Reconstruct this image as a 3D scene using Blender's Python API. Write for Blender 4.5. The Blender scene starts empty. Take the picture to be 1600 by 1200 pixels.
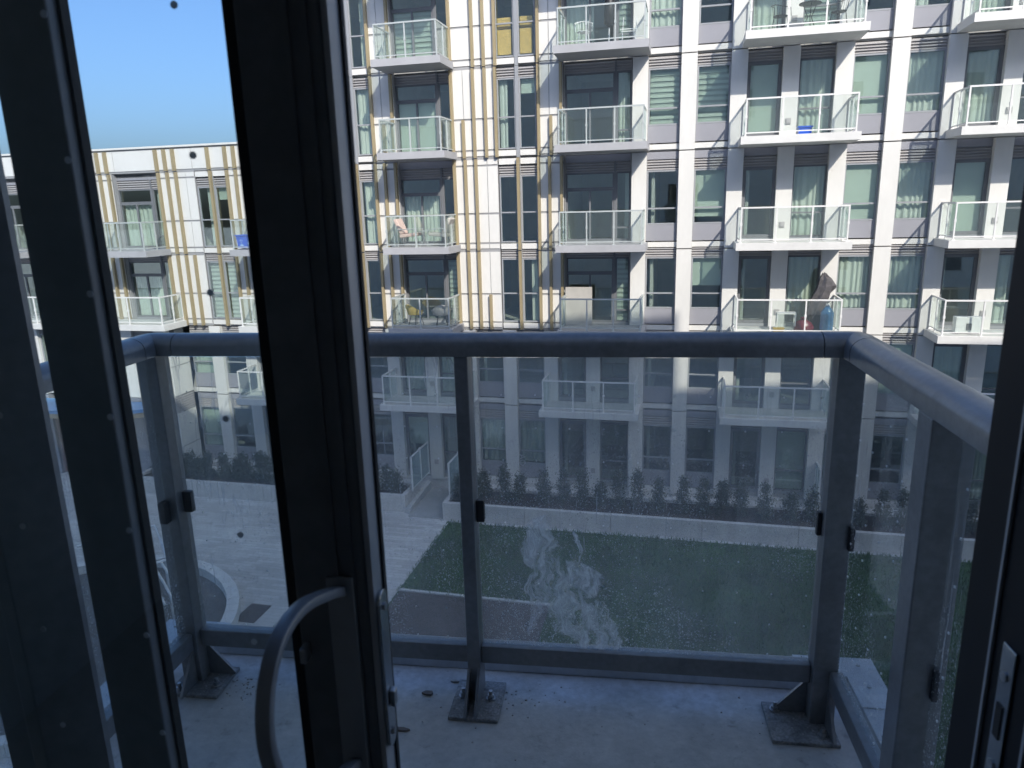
import bpy, math, random
from mathutils import Vector, Matrix
R = math.radians
random.seed(7)
S = bpy.context.scene
COL = S.collection

# ------------------------------------------------------------------ camera
cam_d = bpy.data.cameras.new("camera")
cam = bpy.data.objects.new("camera", cam_d); COL.objects.link(cam)
cr = Vector((0.97268534, 0.23063013, -0.02632445))
cu = Vector((-0.03042862, 0.23910912, 0.97051581))
cf = Vector((-0.2301246, 0.94320548, -0.23959569))
cam.matrix_world = Matrix(((cr.x, cu.x, -cf.x, 0), (cr.y, cu.y, -cf.y, 0), (cr.z, cu.z, -cf.z, 0), (0, 0, 0, 1)))
cam_d.sensor_width = 36; cam_d.lens = 25.61
cam_d.clip_start = 0.02; cam_d.clip_end = 2000
cam_d.dof.use_dof = True; cam_d.dof.focus_distance = 6; cam_d.dof.aperture_fstop = 11
S.camera = cam

# ------------------------------------------------------------------ sky, sun, exposure
SUNV = Vector((0.70, -1.0, 0.96)).normalized()          # towards the sun
world = bpy.data.worlds.new("World"); S.world = world; world.use_nodes = True
wn = world.node_tree.nodes; wl = world.node_tree.links
sky = wn.new("ShaderNodeTexSky"); sky.sky_type = 'NISHITA'; sky.sun_disc = False
sky.sun_elevation = math.asin(SUNV.z); sky.sun_rotation = math.atan2(SUNV.x, SUNV.y)
sky.air_density = 1.0; sky.dust_density = 4.0; sky.ozone_density = 9.0
wn["Background"].inputs[1].default_value = 0.088
wl.new(sky.outputs[0], wn["Background"].inputs[0])
sun_d = bpy.data.lights.new("sun", 'SUN'); sun_d.energy = 2.0; sun_d.angle = R(0.5); sun_d.color = (1, 0.94, 0.84)
sun = bpy.data.objects.new("sun", sun_d); COL.objects.link(sun)
sun.rotation_euler = SUNV.to_track_quat('Z', 'Y').to_euler(); sun.location = SUNV * 80
S.view_settings.view_transform = 'Standard'; S.view_settings.look = 'None'
S.view_settings.gamma = 1; S.view_settings.use_curve_mapping = False
S.view_settings.exposure = 1.52

# ------------------------------------------------------------------ materials
def nodes_of(name):
    m = bpy.data.materials.new(name); m.use_nodes = True
    nt = m.node_tree; b = nt.nodes["Principled BSDF"]
    return m, nt, b
def mat(name, col, rough=0.6, metal=0.0, var=0.12, scale=3.0, bump=0.0, bscale=60, spec=0.5, stretch=(1, 1, 1), fine=0.0, fscale=120):
    m, nt, b = nodes_of(name); N = nt.nodes; L = nt.links
    b.inputs["Roughness"].default_value = rough; b.inputs["Metallic"].default_value = metal
    b.inputs["Specular IOR Level"].default_value = spec
    g = N.new("ShaderNodeNewGeometry"); mp = N.new("ShaderNodeMapping"); mp.inputs["Scale"].default_value = stretch
    L.new(g.outputs["Position"], mp.inputs[0])
    n = N.new("ShaderNodeTexNoise"); n.inputs["Scale"].default_value = scale; n.inputs["Detail"].default_value = 6; n.inputs["Roughness"].default_value = 0.65
    L.new(mp.outputs[0], n.inputs["Vector"])
    r = N.new("ShaderNodeMapRange"); r.inputs["From Min"].default_value = 0.3; r.inputs["From Max"].default_value = 0.7
    r.inputs["To Min"].default_value = 1 - var; r.inputs["To Max"].default_value = 1 + var * 0.6
    L.new(n.outputs["Fac"], r.inputs["Value"])
    val = r.outputs[0]
    if fine:
        n3 = N.new("ShaderNodeTexNoise"); n3.inputs["Scale"].default_value = fscale; n3.inputs["Detail"].default_value = 3
        L.new(mp.outputs[0], n3.inputs["Vector"])
        r3 = N.new("ShaderNodeMapRange"); r3.inputs["From Min"].default_value = 0.3; r3.inputs["From Max"].default_value = 0.7
        r3.inputs["To Min"].default_value = 1 - fine; r3.inputs["To Max"].default_value = 1 + fine
        L.new(n3.outputs["Fac"], r3.inputs["Value"])
        mm = N.new("ShaderNodeMath"); mm.operation = 'MULTIPLY'; L.new(val, mm.inputs[0]); L.new(r3.outputs[0], mm.inputs[1]); val = mm.outputs[0]
    v = N.new("ShaderNodeVectorMath"); v.operation = 'SCALE'; v.inputs[0].default_value = col[:3]
    L.new(val, v.inputs["Scale"]); L.new(v.outputs[0], b.inputs["Base Color"])
    if bump:
        n2 = N.new("ShaderNodeTexNoise"); n2.inputs["Scale"].default_value = bscale; n2.inputs["Detail"].default_value = 4
        L.new(mp.outputs[0], n2.inputs["Vector"])
        bp = N.new("ShaderNodeBump"); bp.inputs["Strength"].default_value = bump; bp.inputs["Distance"].default_value = 0.02
        L.new(n2.outputs["Fac"], bp.inputs["Height"]); L.new(bp.outputs[0], b.inputs["Normal"])
    return m
def fresnel(N, L):
    """fresnel that reads the same from both faces of a pane"""
    g = N.new("ShaderNodeNewGeometry"); r = N.new("ShaderNodeMapRange"); r.inputs["To Min"].default_value = 1.5; r.inputs["To Max"].default_value = 1 / 1.5
    L.new(g.outputs["Backfacing"], r.inputs["Value"]); f = N.new("ShaderNodeFresnel"); L.new(r.outputs[0], f.inputs[0]); return f
def glass(name, tint, refl=0.08, milk=0.0, rough=0.02, milkcol=(0.8, 0.85, 0.82), wob=0.0):
    m, nt, b = nodes_of(name); N = nt.nodes; L = nt.links
    out = N["Material Output"]
    t = N.new("ShaderNodeBsdfTransparent"); t.inputs[0].default_value = (*tint, 1)
    gl = N.new("ShaderNodeBsdfGlossy"); gl.inputs["Roughness"].default_value = rough; gl.inputs[0].default_value = (0.92, 1, 0.97, 1)
    if wob:
        g = N.new("ShaderNodeNewGeometry"); n2 = N.new("ShaderNodeTexNoise"); n2.inputs["Scale"].default_value = 0.9
        L.new(g.outputs["Position"], n2.inputs["Vector"])
        bp = N.new("ShaderNodeBump"); bp.inputs["Strength"].default_value = wob; bp.inputs["Distance"].default_value = 0.05
        L.new(n2.outputs["Fac"], bp.inputs["Height"]); L.new(bp.outputs[0], gl.inputs["Normal"])
    fr = fresnel(N, L)
    mx = N.new("ShaderNodeMath"); mx.operation = 'ADD'; mx.use_clamp = True; mx.inputs[1].default_value = refl
    L.new(fr.outputs[0], mx.inputs[0])
    a = N.new("ShaderNodeMixShader"); L.new(mx.outputs[0], a.inputs[0]); L.new(t.outputs[0], a.inputs[1]); L.new(gl.outputs[0], a.inputs[2])
    last = a
    if milk:
        d = N.new("ShaderNodeBsdfDiffuse"); d.inputs[0].default_value = (*milkcol, 1)
        tl = N.new("ShaderNodeBsdfTranslucent"); tl.inputs[0].default_value = (*milkcol, 1)
        dt = N.new("ShaderNodeMixShader"); L.new(d.outputs[0], dt.inputs[1]); L.new(tl.outputs[0], dt.inputs[2])
        c = N.new("ShaderNodeMixShader"); c.inputs[0].default_value = milk
        L.new(a.outputs[0], c.inputs[1]); L.new(dt.outputs[0], c.inputs[2]); last = c
    L.new(last.outputs[0], out.inputs["Surface"])
    return m
def dirty_glass(name, smear=False, film=0.10, seed=0.0, wet=1.0):
    m, nt, b = nodes_of(name); N = nt.nodes; L = nt.links; out = N["Material Output"]
    tc = N.new("ShaderNodeTexCoord")
    def mapping(sc, off=(0, 0, 0)):
        mp = N.new("ShaderNodeMapping"); mp.inputs["Scale"].default_value = sc
        mp.inputs["Location"].default_value = (off[0] + seed, off[1], off[2] + seed); L.new(tc.outputs["Object"], mp.inputs[0]); return mp.outputs[0]
    def noise(sc, off=(0, 0, 0), detail=4):
        n = N.new("ShaderNodeTexNoise"); n.inputs["Scale"].default_value = 1; n.inputs["Detail"].default_value = detail
        L.new(mapping(sc, off), n.inputs["Vector"]); return n.outputs["Fac"]
    def rng(v, a, b_, c, d):
        r = N.new("ShaderNodeMapRange"); r.inputs["From Min"].default_value = a; r.inputs["From Max"].default_value = b_
        r.inputs["To Min"].default_value = c; r.inputs["To Max"].default_value = d; L.new(v, r.inputs["Value"]); return r.outputs[0]
    def op(o, a, b_):
        q = N.new("ShaderNodeMath"); q.operation = o
        for i, x in enumerate((a, b_)):
            if hasattr(x, "links") or not isinstance(x, (int, float)): L.new(x, q.inputs[i])
            else: q.inputs[i].default_value = x
        return q.outputs[0]
    sp = N.new("ShaderNodeSeparateXYZ"); L.new(tc.outputs["Object"], sp.inputs[0]); X, Z = sp.outputs[0], sp.outputs[2]
    filmv = op('MULTIPLY', rng(noise((5, 5, 3)), 0.3, 0.7, film * 0.4, film * 0.75), rng(noise((60, 60, 2.5), (3, 0, 0)), 0.3, 0.7, 0.8, 1.2))
    # run-off streaks
    st = op('MULTIPLY', rng(noise((150, 150, 5), (7, 0, 0), 3), 0.60, 0.74, 0, 0.5), rng(noise((5, 5, 3), (1, 0, 4)), 0.46, 0.62, 0, 1))
    # dried drops, patchy and thicker low down where rain splashes up
    def drops(scale, r, lo, hi):
        v = N.new("ShaderNodeTexVoronoi"); v.inputs["Scale"].default_value = scale; v.inputs["Randomness"].default_value = 1
        L.new(mapping((1, 1, 0.8)), v.inputs["Vector"])
        size = rng(noise((scale * 0.6,) * 3, (2, 0, 9), 1), 0.35, 0.75, 0, r)
        d = rng(op('SUBTRACT', size, v.outputs["Distance"]), 0.0, 0.05, 0, 1)
        return op('MULTIPLY', d, rng(noise((3.5, 3.5, 2.5), (5, 0, 1), 3), lo, hi, 0.1, 1))
    low = rng(Z, 0.05, 0.75, 1.0, 0.3)
    dr = op('MULTIPLY', op('MAXIMUM', op('MAXIMUM', drops(260, 0.42, 0.38, 0.55), op('MULTIPLY', drops(130, 0.36, 0.38, 0.58), 0.95)), op('MULTIPLY', drops(55, 0.2, 0.4, 0.6), 1.0)), op('MULTIPLY', low, 0.8))
    # long thin drips
    dp = N.new("ShaderNodeTexVoronoi"); dp.feature = 'DISTANCE_TO_EDGE'; dp.inputs["Scale"].default_value = 1
    wv0 = N.new("ShaderNodeTexNoise"); wv0.inputs["Scale"].default_value = 25; L.new(tc.outputs["Object"], wv0.inputs["Vector"])
    wa = N.new("ShaderNodeVectorMath"); wa.operation = 'MULTIPLY_ADD'; L.new(wv0.outputs["Color"], wa.inputs[0]); wa.inputs[1].default_value = (0.014, 0, 0); L.new(tc.outputs["Object"], wa.inputs[2])
    mpd = N.new("ShaderNodeMapping"); mpd.inputs["Scale"].default_value = (26, 26, 2.6); L.new(wa.outputs[0], mpd.inputs[0]); L.new(mpd.outputs[0], dp.inputs["Vector"])
    drip = op('MULTIPLY', rng(dp.outputs["Distance"], 0.018, 0.045, 0.42, 0), op('MULTIPLY', rng(noise((4, 4, 3), (8, 0, 3), 2), 0.50, 0.62, 0, 1), rng(noise((40, 40, 9), (3, 0, 6), 2), 0.42, 0.55, 0, 1)))
    dr = op('MAXIMUM', dr, op('MULTIPLY', drip, wet))
    tot = op('MAXIMUM', op('MAXIMUM', filmv, dr), st)
    if smear:
        # a dried white splash wiped sideways: two blobs and the runs below them
        wob = N.new("ShaderNodeTexNoise"); wob.inputs["Scale"].default_value = 14; wob.inputs["Detail"].default_value = 5
        L.new(tc.outputs["Object"], wob.inputs["Vector"])
        wv = N.new("ShaderNodeVectorMath"); wv.operation = 'MULTIPLY_ADD'; L.new(wob.outputs["Color"], wv.inputs[0])
        wv.inputs[1].default_value = (0.10, 0, 0.12); wv.inputs[2].default_value = (-0.05, 0, -0.06)
        wp = N.new("ShaderNodeVectorMath"); wp.operation = 'ADD'; L.new(tc.outputs["Object"], wp.inputs[0]); L.new(wv.outputs[0], wp.inputs[1])
        s2 = N.new("ShaderNodeSeparateXYZ"); L.new(wp.outputs[0], s2.inputs[0])
        def wnoise(sc, dist, off):
            n = N.new("ShaderNodeTexNoise"); n.inputs["Scale"].default_value = 1; n.inputs["Detail"].default_value = 10; n.inputs["Roughness"].default_value = 0.72; n.inputs["Distortion"].default_value = dist
            mq = N.new("ShaderNodeMapping"); mq.inputs["Scale"].default_value = sc; mq.inputs["Location"].default_value = off; L.new(wp.outputs[0], mq.inputs[0]); L.new(mq.outputs[0], n.inputs["Vector"]); return n.outputs["Fac"]
        tex = op('MULTIPLY', rng(wnoise((34, 34, 15), 0.2, (1, 0, 2)), 0.38, 0.56, 0.06, 0.72), rng(wnoise((170, 170, 60), 0.3, (5, 0, 2)), 0.36, 0.60, 0.55, 1.0))
        run = op('MULTIPLY', rng(wnoise((70, 70, 9), 0.1, (4, 0, 2)), 0.41, 0.58, 0.02, 0.62), rng(wnoise((200, 200, 40), 0.2, (2, 0, 7)), 0.36, 0.60, 0.5, 1.0))
        def ell(cx, cz, rx, rz, skew=0.0):
            dz = op('SUBTRACT', s2.outputs[2], cz)
            dx = op('SUBTRACT', op('SUBTRACT', s2.outputs[0], cx), op('MULTIPLY', dz, skew))
            q = op('ADD', op('POWER', op('ABSOLUTE', op('DIVIDE', dx, rx), 0), 2), op('POWER', op('ABSOLUTE', op('DIVIDE', dz, rz), 0), 2))
            return rng(q, 0.6, 1.12, 1, 0)
        SM = SMEAR
        blobs = None
        for (cx, cz, rx, rz, sk, kind) in SM:
            e = op('MULTIPLY', ell(cx, cz, rx, rz, sk), tex if kind == 't' else run)
            blobs = e if blobs is None else op('MAXIMUM', blobs, e)
        tot = op('MAXIMUM', tot, blobs)
    tr = N.new("ShaderNodeBsdfTransparent"); tr.inputs[0].default_value = (0.94, 0.97, 0.965, 1)
    gl = N.new("ShaderNodeBsdfGlossy"); gl.inputs["Roughness"].default_value = 0.015
    fr = fresnel(N, L)
    a = N.new("ShaderNodeMixShader"); L.new(fr.outputs[0], a.inputs[0]); L.new(tr.outputs[0], a.inputs[1]); L.new(gl.outputs[0], a.inputs[2])
    d = N.new("ShaderNodeBsdfDiffuse"); d.inputs[0].default_value = (0.72, 0.74, 0.76, 1)
    tl = N.new("ShaderNodeBsdfTranslucent"); tl.inputs[0].default_value = (0.72, 0.76, 0.8, 1)
    dt = N.new("ShaderNodeMixShader"); dt.inputs[0].default_value = 0.6; L.new(d.outputs[0], dt.inputs[1]); L.new(tl.outputs[0], dt.inputs[2])
    c = N.new("ShaderNodeMixShader"); L.new(tot, c.inputs[0]); L.new(a.outputs[0], c.inputs[1]); L.new(dt.outputs[0], c.inputs[2])
    L.new(c.outputs[0], out.inputs["Surface"])
    return m
# splash on the right-hand front pane, in that pane's own metres
SMEAR = [(0.175, 0.36, 0.035, 0.05, 0.0, 't'), (0.165, 0.30, 0.055, 0.055, 0.0, 't'), (0.275, 0.31, 0.010, 0.05, -0.2, 't'),
         (0.30, 0.22, 0.05, 0.06, -0.4, 't'), (0.21, 0.16, 0.06, 0.14, -0.2, 'r'), (0.28, 0.09, 0.07, 0.11, -0.5, 't'),
         (0.34, 0.09, 0.04, 0.10, -0.6, 'r'), (0.15, 0.15, 0.02, 0.12, 0.0, 'r'), (0.24, 0.19, 0.03, 0.03, 0.0, 't')]

M = dict(
    white=mat("white_panel", (0.60, 0.588, 0.56), 0.55, var=0.05, scale=1.3, stretch=(1, 1, 0.4), fine=0.02, fscale=9),
    pier=mat("white_pier_cladding", (0.60, 0.588, 0.56), 0.5, var=0.05, scale=1.1, stretch=(1, 1, 0.35), fine=0.02, fscale=8),
    grey=mat("grey_spandrel", (0.26, 0.26, 0.285), 0.4, var=0.06, scale=1.2),
    greyslab=mat("grey_painted_slab", (0.34, 0.34, 0.35), 0.6, var=0.08, scale=2),
    whiteslab=mat("white_painted_slab", (0.58, 0.57, 0.545), 0.6, var=0.08, scale=2),
    joint=mat("joint_backing", (0.28, 0.28, 0.285), 0.6),
    louver=mat("louver_metal", (0.36, 0.345, 0.34), 0.45, var=0.05),
    louverback=mat("louver_shadow_void", (0.05, 0.05, 0.055), 0.8),
    frame=mat("window_frame_grey", (0.26, 0.27, 0.285), 0.4, var=0.05),
    darkframe=mat("door_frame_charcoal", (0.14, 0.145, 0.155), 0.4, var=0.05),
    fin=mat("tan_anodised_fin", (0.315, 0.255, 0.15), 0.42, 0.15, var=0.08, scale=1.5),
    railgrey=mat("grey_green_rail", (0.40, 0.43, 0.42), 0.4, 0.1, var=0.04),
    railwhite=mat("white_rail", (0.64, 0.63, 0.61), 0.4, var=0.04),
    win=glass("window_glass", (0.90, 0.95, 0.925), 0.10, wob=0.03),
    railglass=glass("balcony_glass", (0.93, 0.955, 0.945), 0.01, 0.03),
    frost=glass("screen_glass", (0.7, 0.78, 0.78), 0.03, 0.25, milkcol=(0.6, 0.72, 0.74)),
    doorglass=glass("door_glass", (0.92, 0.95, 0.96), 0.0),
    curtain=mat("sheer_curtain", (0.60, 0.60, 0.56), 0.9, var=0.05),
    sheer=mat("sheer_backing", (0.36, 0.38, 0.35), 0.9, var=0.05),
    blind=mat("roller_blind", (0.52, 0.55, 0.50), 0.9, var=0.04),
    osb=mat("chipboard_sheet", (0.80, 0.50, 0.16), 0.8, var=0.6, scale=38, fine=0.4, fscale=90),
    roomwall=mat("room_wall", (0.45, 0.44, 0.42), 0.9), roomfloor=mat("room_floor", (0.34, 0.29, 0.23), 0.6),
    conc=mat("floor_slab_concrete", (0.36, 0.355, 0.34), 0.85, var=0.15, scale=2),
    paver=mat("courtyard_concrete", (0.54, 0.52, 0.49), 0.85, var=0.2, scale=0.7, stretch=(0.35, 1.8, 1), bump=0.25, bscale=30, fine=0.12, fscale=6),
    planter=mat("planter_concrete", (0.55, 0.53, 0.50), 0.85, var=0.16, scale=2.2, bump=0.2, fine=0.08, fscale=20),
    planterdark=mat("bed_kerb_concrete", (0.50, 0.50, 0.48), 0.85, var=0.12, scale=2.0, bump=0.2),
    innerpave=mat("dark_inner_paving", (0.13, 0.125, 0.12), 0.9, var=0.25, scale=2, bump=0.3, fine=0.15, fscale=20),
    kerbm=mat("pale_kerb", (0.66, 0.65, 0.62), 0.8, var=0.08),
    soil=mat("dark_mulch", (0.045, 0.032, 0.026), 0.95, var=0.4, scale=9, bump=0.8, bscale=40),
    mulch=mat("red_brown_mulch", (0.075, 0.06, 0.055), 0.95, var=0.45, scale=6, bump=0.8, bscale=30, fine=0.3, fscale=30),
    lawn=mat("lawn_ground", (0.032, 0.080, 0.020), 0.95, var=0.6, scale=0.55, bump=0.6, bscale=40, fine=0.3, fscale=14),
    grass=mat("grass_blade", (0.048, 0.115, 0.026), 0.7, var=0.75, scale=0.6, fine=0.3, fscale=20),
    leaf=mat("shrub_leaf", (0.04, 0.055, 0.036), 0.6, var=0.5, scale=7), stem=mat("shrub_stem", (0.07, 0.05, 0.035), 0.9),
    blue=mat("blue_canopy_film", (0.10, 0.27, 0.52), 0.45, var=0.14, scale=1.5),
    wood=mat("brown_door_wood", (0.16, 0.085, 0.065), 0.55, var=0.18, scale=2, stretch=(4, 4, 0.6)),
    woodlight=mat("pale_door_trim", (0.36, 0.28, 0.18), 0.6),
    rail=mat("charcoal_powder_coat", (0.21, 0.213, 0.22), 0.30, 0.3, var=0.22, scale=5, bump=0.05, bscale=400, fine=0.1, fscale=60),
    steel=mat("dusty_steel_plate", (0.26, 0.255, 0.245), 0.65, 0.0, var=0.5, scale=16, bump=0.3, bscale=90, fine=0.3, fscale=140),
    bolt=mat("zinc_bolt", (0.42, 0.42, 0.42), 0.35, 0.8, var=0.3, scale=60),
    flash=mat("galvanised_edge_trim", (0.48, 0.50, 0.53), 0.42, 0.35, var=0.14, scale=5, fine=0.06, fscale=40),
    deck=mat("balcony_concrete", (0.50, 0.50, 0.49), 0.7, var=0.30, scale=3.0, bump=0.25, bscale=120, fine=0.12, fscale=45),
    debris=mat("debris_chip", (0.18, 0.15, 0.13), 0.9, var=0.4, scale=40),
    rubble=mat("mortar_crumb", (0.42, 0.39, 0.35), 0.95, var=0.3, scale=40),
    door=mat("black_door_frame", (0.16, 0.16, 0.163), 0.38, var=0.2, scale=5, fine=0.1, fscale=50),
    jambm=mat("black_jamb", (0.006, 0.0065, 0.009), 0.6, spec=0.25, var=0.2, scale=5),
    doorside=mat("grey_door_edge", (0.46, 0.46, 0.465), 0.42, 0.2, var=0.22, scale=14, stretch=(1, 1, 0.5)),
    gasket=mat("rubber_gasket", (0.01, 0.01, 0.011), 0.7), handle=mat("graphite_handle", (0.34, 0.34, 0.345), 0.4, 0.25, var=0.1, scale=20),
    chrome=mat("brushed_lock_plate", (0.42, 0.44, 0.45), 0.25, 0.9, var=0.2, scale=30),
    clip=mat("black_glass_clip", (0.02, 0.02, 0.023), 0.5), dot=mat("white_frit_dot", (0.72, 0.74, 0.75), 0.8, var=0.0),
    darkdot=glass("grey_frit_dot", (0.3, 0.32, 0.33), 0.0, 0.6, milkcol=(0.7, 0.72, 0.72)),
    inroom=mat("own_room_paint", (0.80, 0.79, 0.77), 0.9), infloor=mat("own_room_floor", (0.50, 0.43, 0.35), 0.5),
    ownwall=mat("own_facade_panel", (0.78, 0.765, 0.73), 0.7, var=0.08, scale=1),
    black=mat("black_metal", (0.02, 0.02, 0.022), 0.45), cushion=mat("pink_cushion", (0.62, 0.44, 0.38), 0.9), beige=mat("beige_board", (0.40, 0.38, 0.345), 0.7),
    silver=mat("silver_pergola_metal", (0.72, 0.72, 0.72), 0.35, 0.4, var=0.2, scale=6), yellow=mat("yellow_tub", (0.40, 0.27, 0.05), 0.5), rattan=mat("yellow_rattan", (0.58, 0.42, 0.12), 0.7),
    red=mat("dark_red_sack", (0.12, 0.015, 0.028), 0.35), tarp=mat("silver_tarp", (0.13, 0.12, 0.12), 0.28, 0.35, var=0.4, scale=8), bluewater=glass("blue_bottle", (0.25, 0.5, 0.75), 0.08, 0.25, milkcol=(0.2, 0.42, 0.65)),
    bin=mat("blue_bin_plastic", (0.015, 0.10, 0.60), 0.4, var=0.05), print=mat("pale_print", (0.45, 0.62, 0.9), 0.6), plastic=mat("white_plastic", (0.72, 0.72, 0.70), 0.45), greyplastic=mat("grey_plastic", (0.17, 0.21, 0.23), 0.5),
)
def deck_mat():
    m, nt, b = nodes_of("balcony_concrete"); N = nt.nodes; L = nt.links
    tc = N.new("ShaderNodeTexCoord"); sp = N.new("ShaderNodeSeparateXYZ"); L.new(tc.outputs["Object"], sp.inputs[0])
    def noise(sc, d=5):
        n = N.new("ShaderNodeTexNoise"); n.inputs["Scale"].default_value = sc; n.inputs["Detail"].default_value = d; n.inputs["Roughness"].default_value = 0.65
        L.new(tc.outputs["Object"], n.inputs["Vector"]); return n.outputs["Fac"]
    def rng(v, a, b_, c, d):
        r = N.new("ShaderNodeMapRange"); r.inputs["From Min"].default_value = a; r.inputs["From Max"].default_value = b_
        r.inputs["To Min"].default_value = c; r.inputs["To Max"].default_value = d; L.new(v, r.inputs["Value"]); return r.outputs[0]
    def op(o, a, b_):
        q = N.new("ShaderNodeMath"); q.operation = o
        for i, x in enumerate((a, b_)):
            if isinstance(x, (int, float)): q.inputs[i].default_value = x
            else: L.new(x, q.inputs[i])
        return q.outputs[0]
    # strip under the railing, painted paler to brighten the shaded floor, its edge ragged
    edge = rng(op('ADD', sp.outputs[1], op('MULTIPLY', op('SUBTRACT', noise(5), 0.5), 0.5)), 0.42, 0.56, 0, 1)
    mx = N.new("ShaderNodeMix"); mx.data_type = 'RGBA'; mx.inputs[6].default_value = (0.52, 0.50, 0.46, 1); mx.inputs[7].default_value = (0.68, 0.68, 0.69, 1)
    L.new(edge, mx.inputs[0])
    v = op('MULTIPLY', op('MULTIPLY', rng(noise(3), 0.3, 0.7, 0.78, 1.1), rng(noise(40, 3), 0.3, 0.7, 0.9, 1.08)), op('MULTIPLY', rng(noise(16, 6), 0.60, 0.72, 1.0, 0.68), op('MULTIPLY', rng(noise(2.2, 7), 0.42, 0.60, 0.84, 1.05), rng(noise(75, 2), 0.66, 0.74, 1.0, 0.75))))
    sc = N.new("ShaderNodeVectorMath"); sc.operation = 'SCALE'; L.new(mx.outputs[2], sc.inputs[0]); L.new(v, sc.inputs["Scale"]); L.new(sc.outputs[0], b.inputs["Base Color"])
    L.new(rng(noise(9), 0.35, 0.65, 0.42, 0.75), b.inputs["Roughness"])
    bp = N.new("ShaderNodeBump"); bp.inputs["Strength"].default_value = 0.25; bp.inputs["Distance"].default_value = 0.004; L.new(noise(110, 4), bp.inputs["Height"]); L.new(bp.outputs[0], b.inputs["Normal"])
    return m
def paver_mat():
    m, nt, b = nodes_of("courtyard_pavers"); N = nt.nodes; L = nt.links
    g = N.new("ShaderNodeNewGeometry"); br = N.new("ShaderNodeTexBrick"); br.inputs["Scale"].default_value = 1.0
    br.inputs["Brick Width"].default_value = 0.62; br.inputs["Row Height"].default_value = 0.155; br.inputs["Mortar Size"].default_value = 0.004; br.offset = 0.37
    br.inputs["Color1"].default_value = (0.44, 0.425, 0.40, 1); br.inputs["Color2"].default_value = (0.60, 0.58, 0.55, 1); br.inputs["Mortar"].default_value = (0.27, 0.26, 0.25, 1); br.inputs["Bias"].default_value = 0.25
    L.new(g.outputs["Position"], br.inputs["Vector"])
    n = N.new("ShaderNodeTexNoise"); n.inputs["Scale"].default_value = 0.55; n.inputs["Detail"].default_value = 8; L.new(g.outputs["Position"], n.inputs["Vector"])
    r = N.new("ShaderNodeMapRange"); r.inputs["From Min"].default_value = 0.3; r.inputs["From Max"].default_value = 0.7; r.inputs["To Min"].default_value = 0.78; r.inputs["To Max"].default_value = 1.12; L.new(n.outputs["Fac"], r.inputs["Value"])
    v = N.new("ShaderNodeVectorMath"); v.operation = 'SCALE'; L.new(br.outputs["Color"], v.inputs[0]); L.new(r.outputs[0], v.inputs["Scale"]); L.new(v.outputs[0], b.inputs["Base Color"])
    b.inputs["Roughness"].default_value = 0.8
    return m
M['paver'] = paver_mat()
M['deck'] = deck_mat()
M['film1'] = dirty_glass("dusty_pane", film=0.175)
M['film2'] = dirty_glass("splashed_pane", smear=True, film=0.22, seed=3.1, wet=0.5)
M['film3'] = dirty_glass("side_pane", film=0.05, seed=8.3, wet=0.12)

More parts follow.
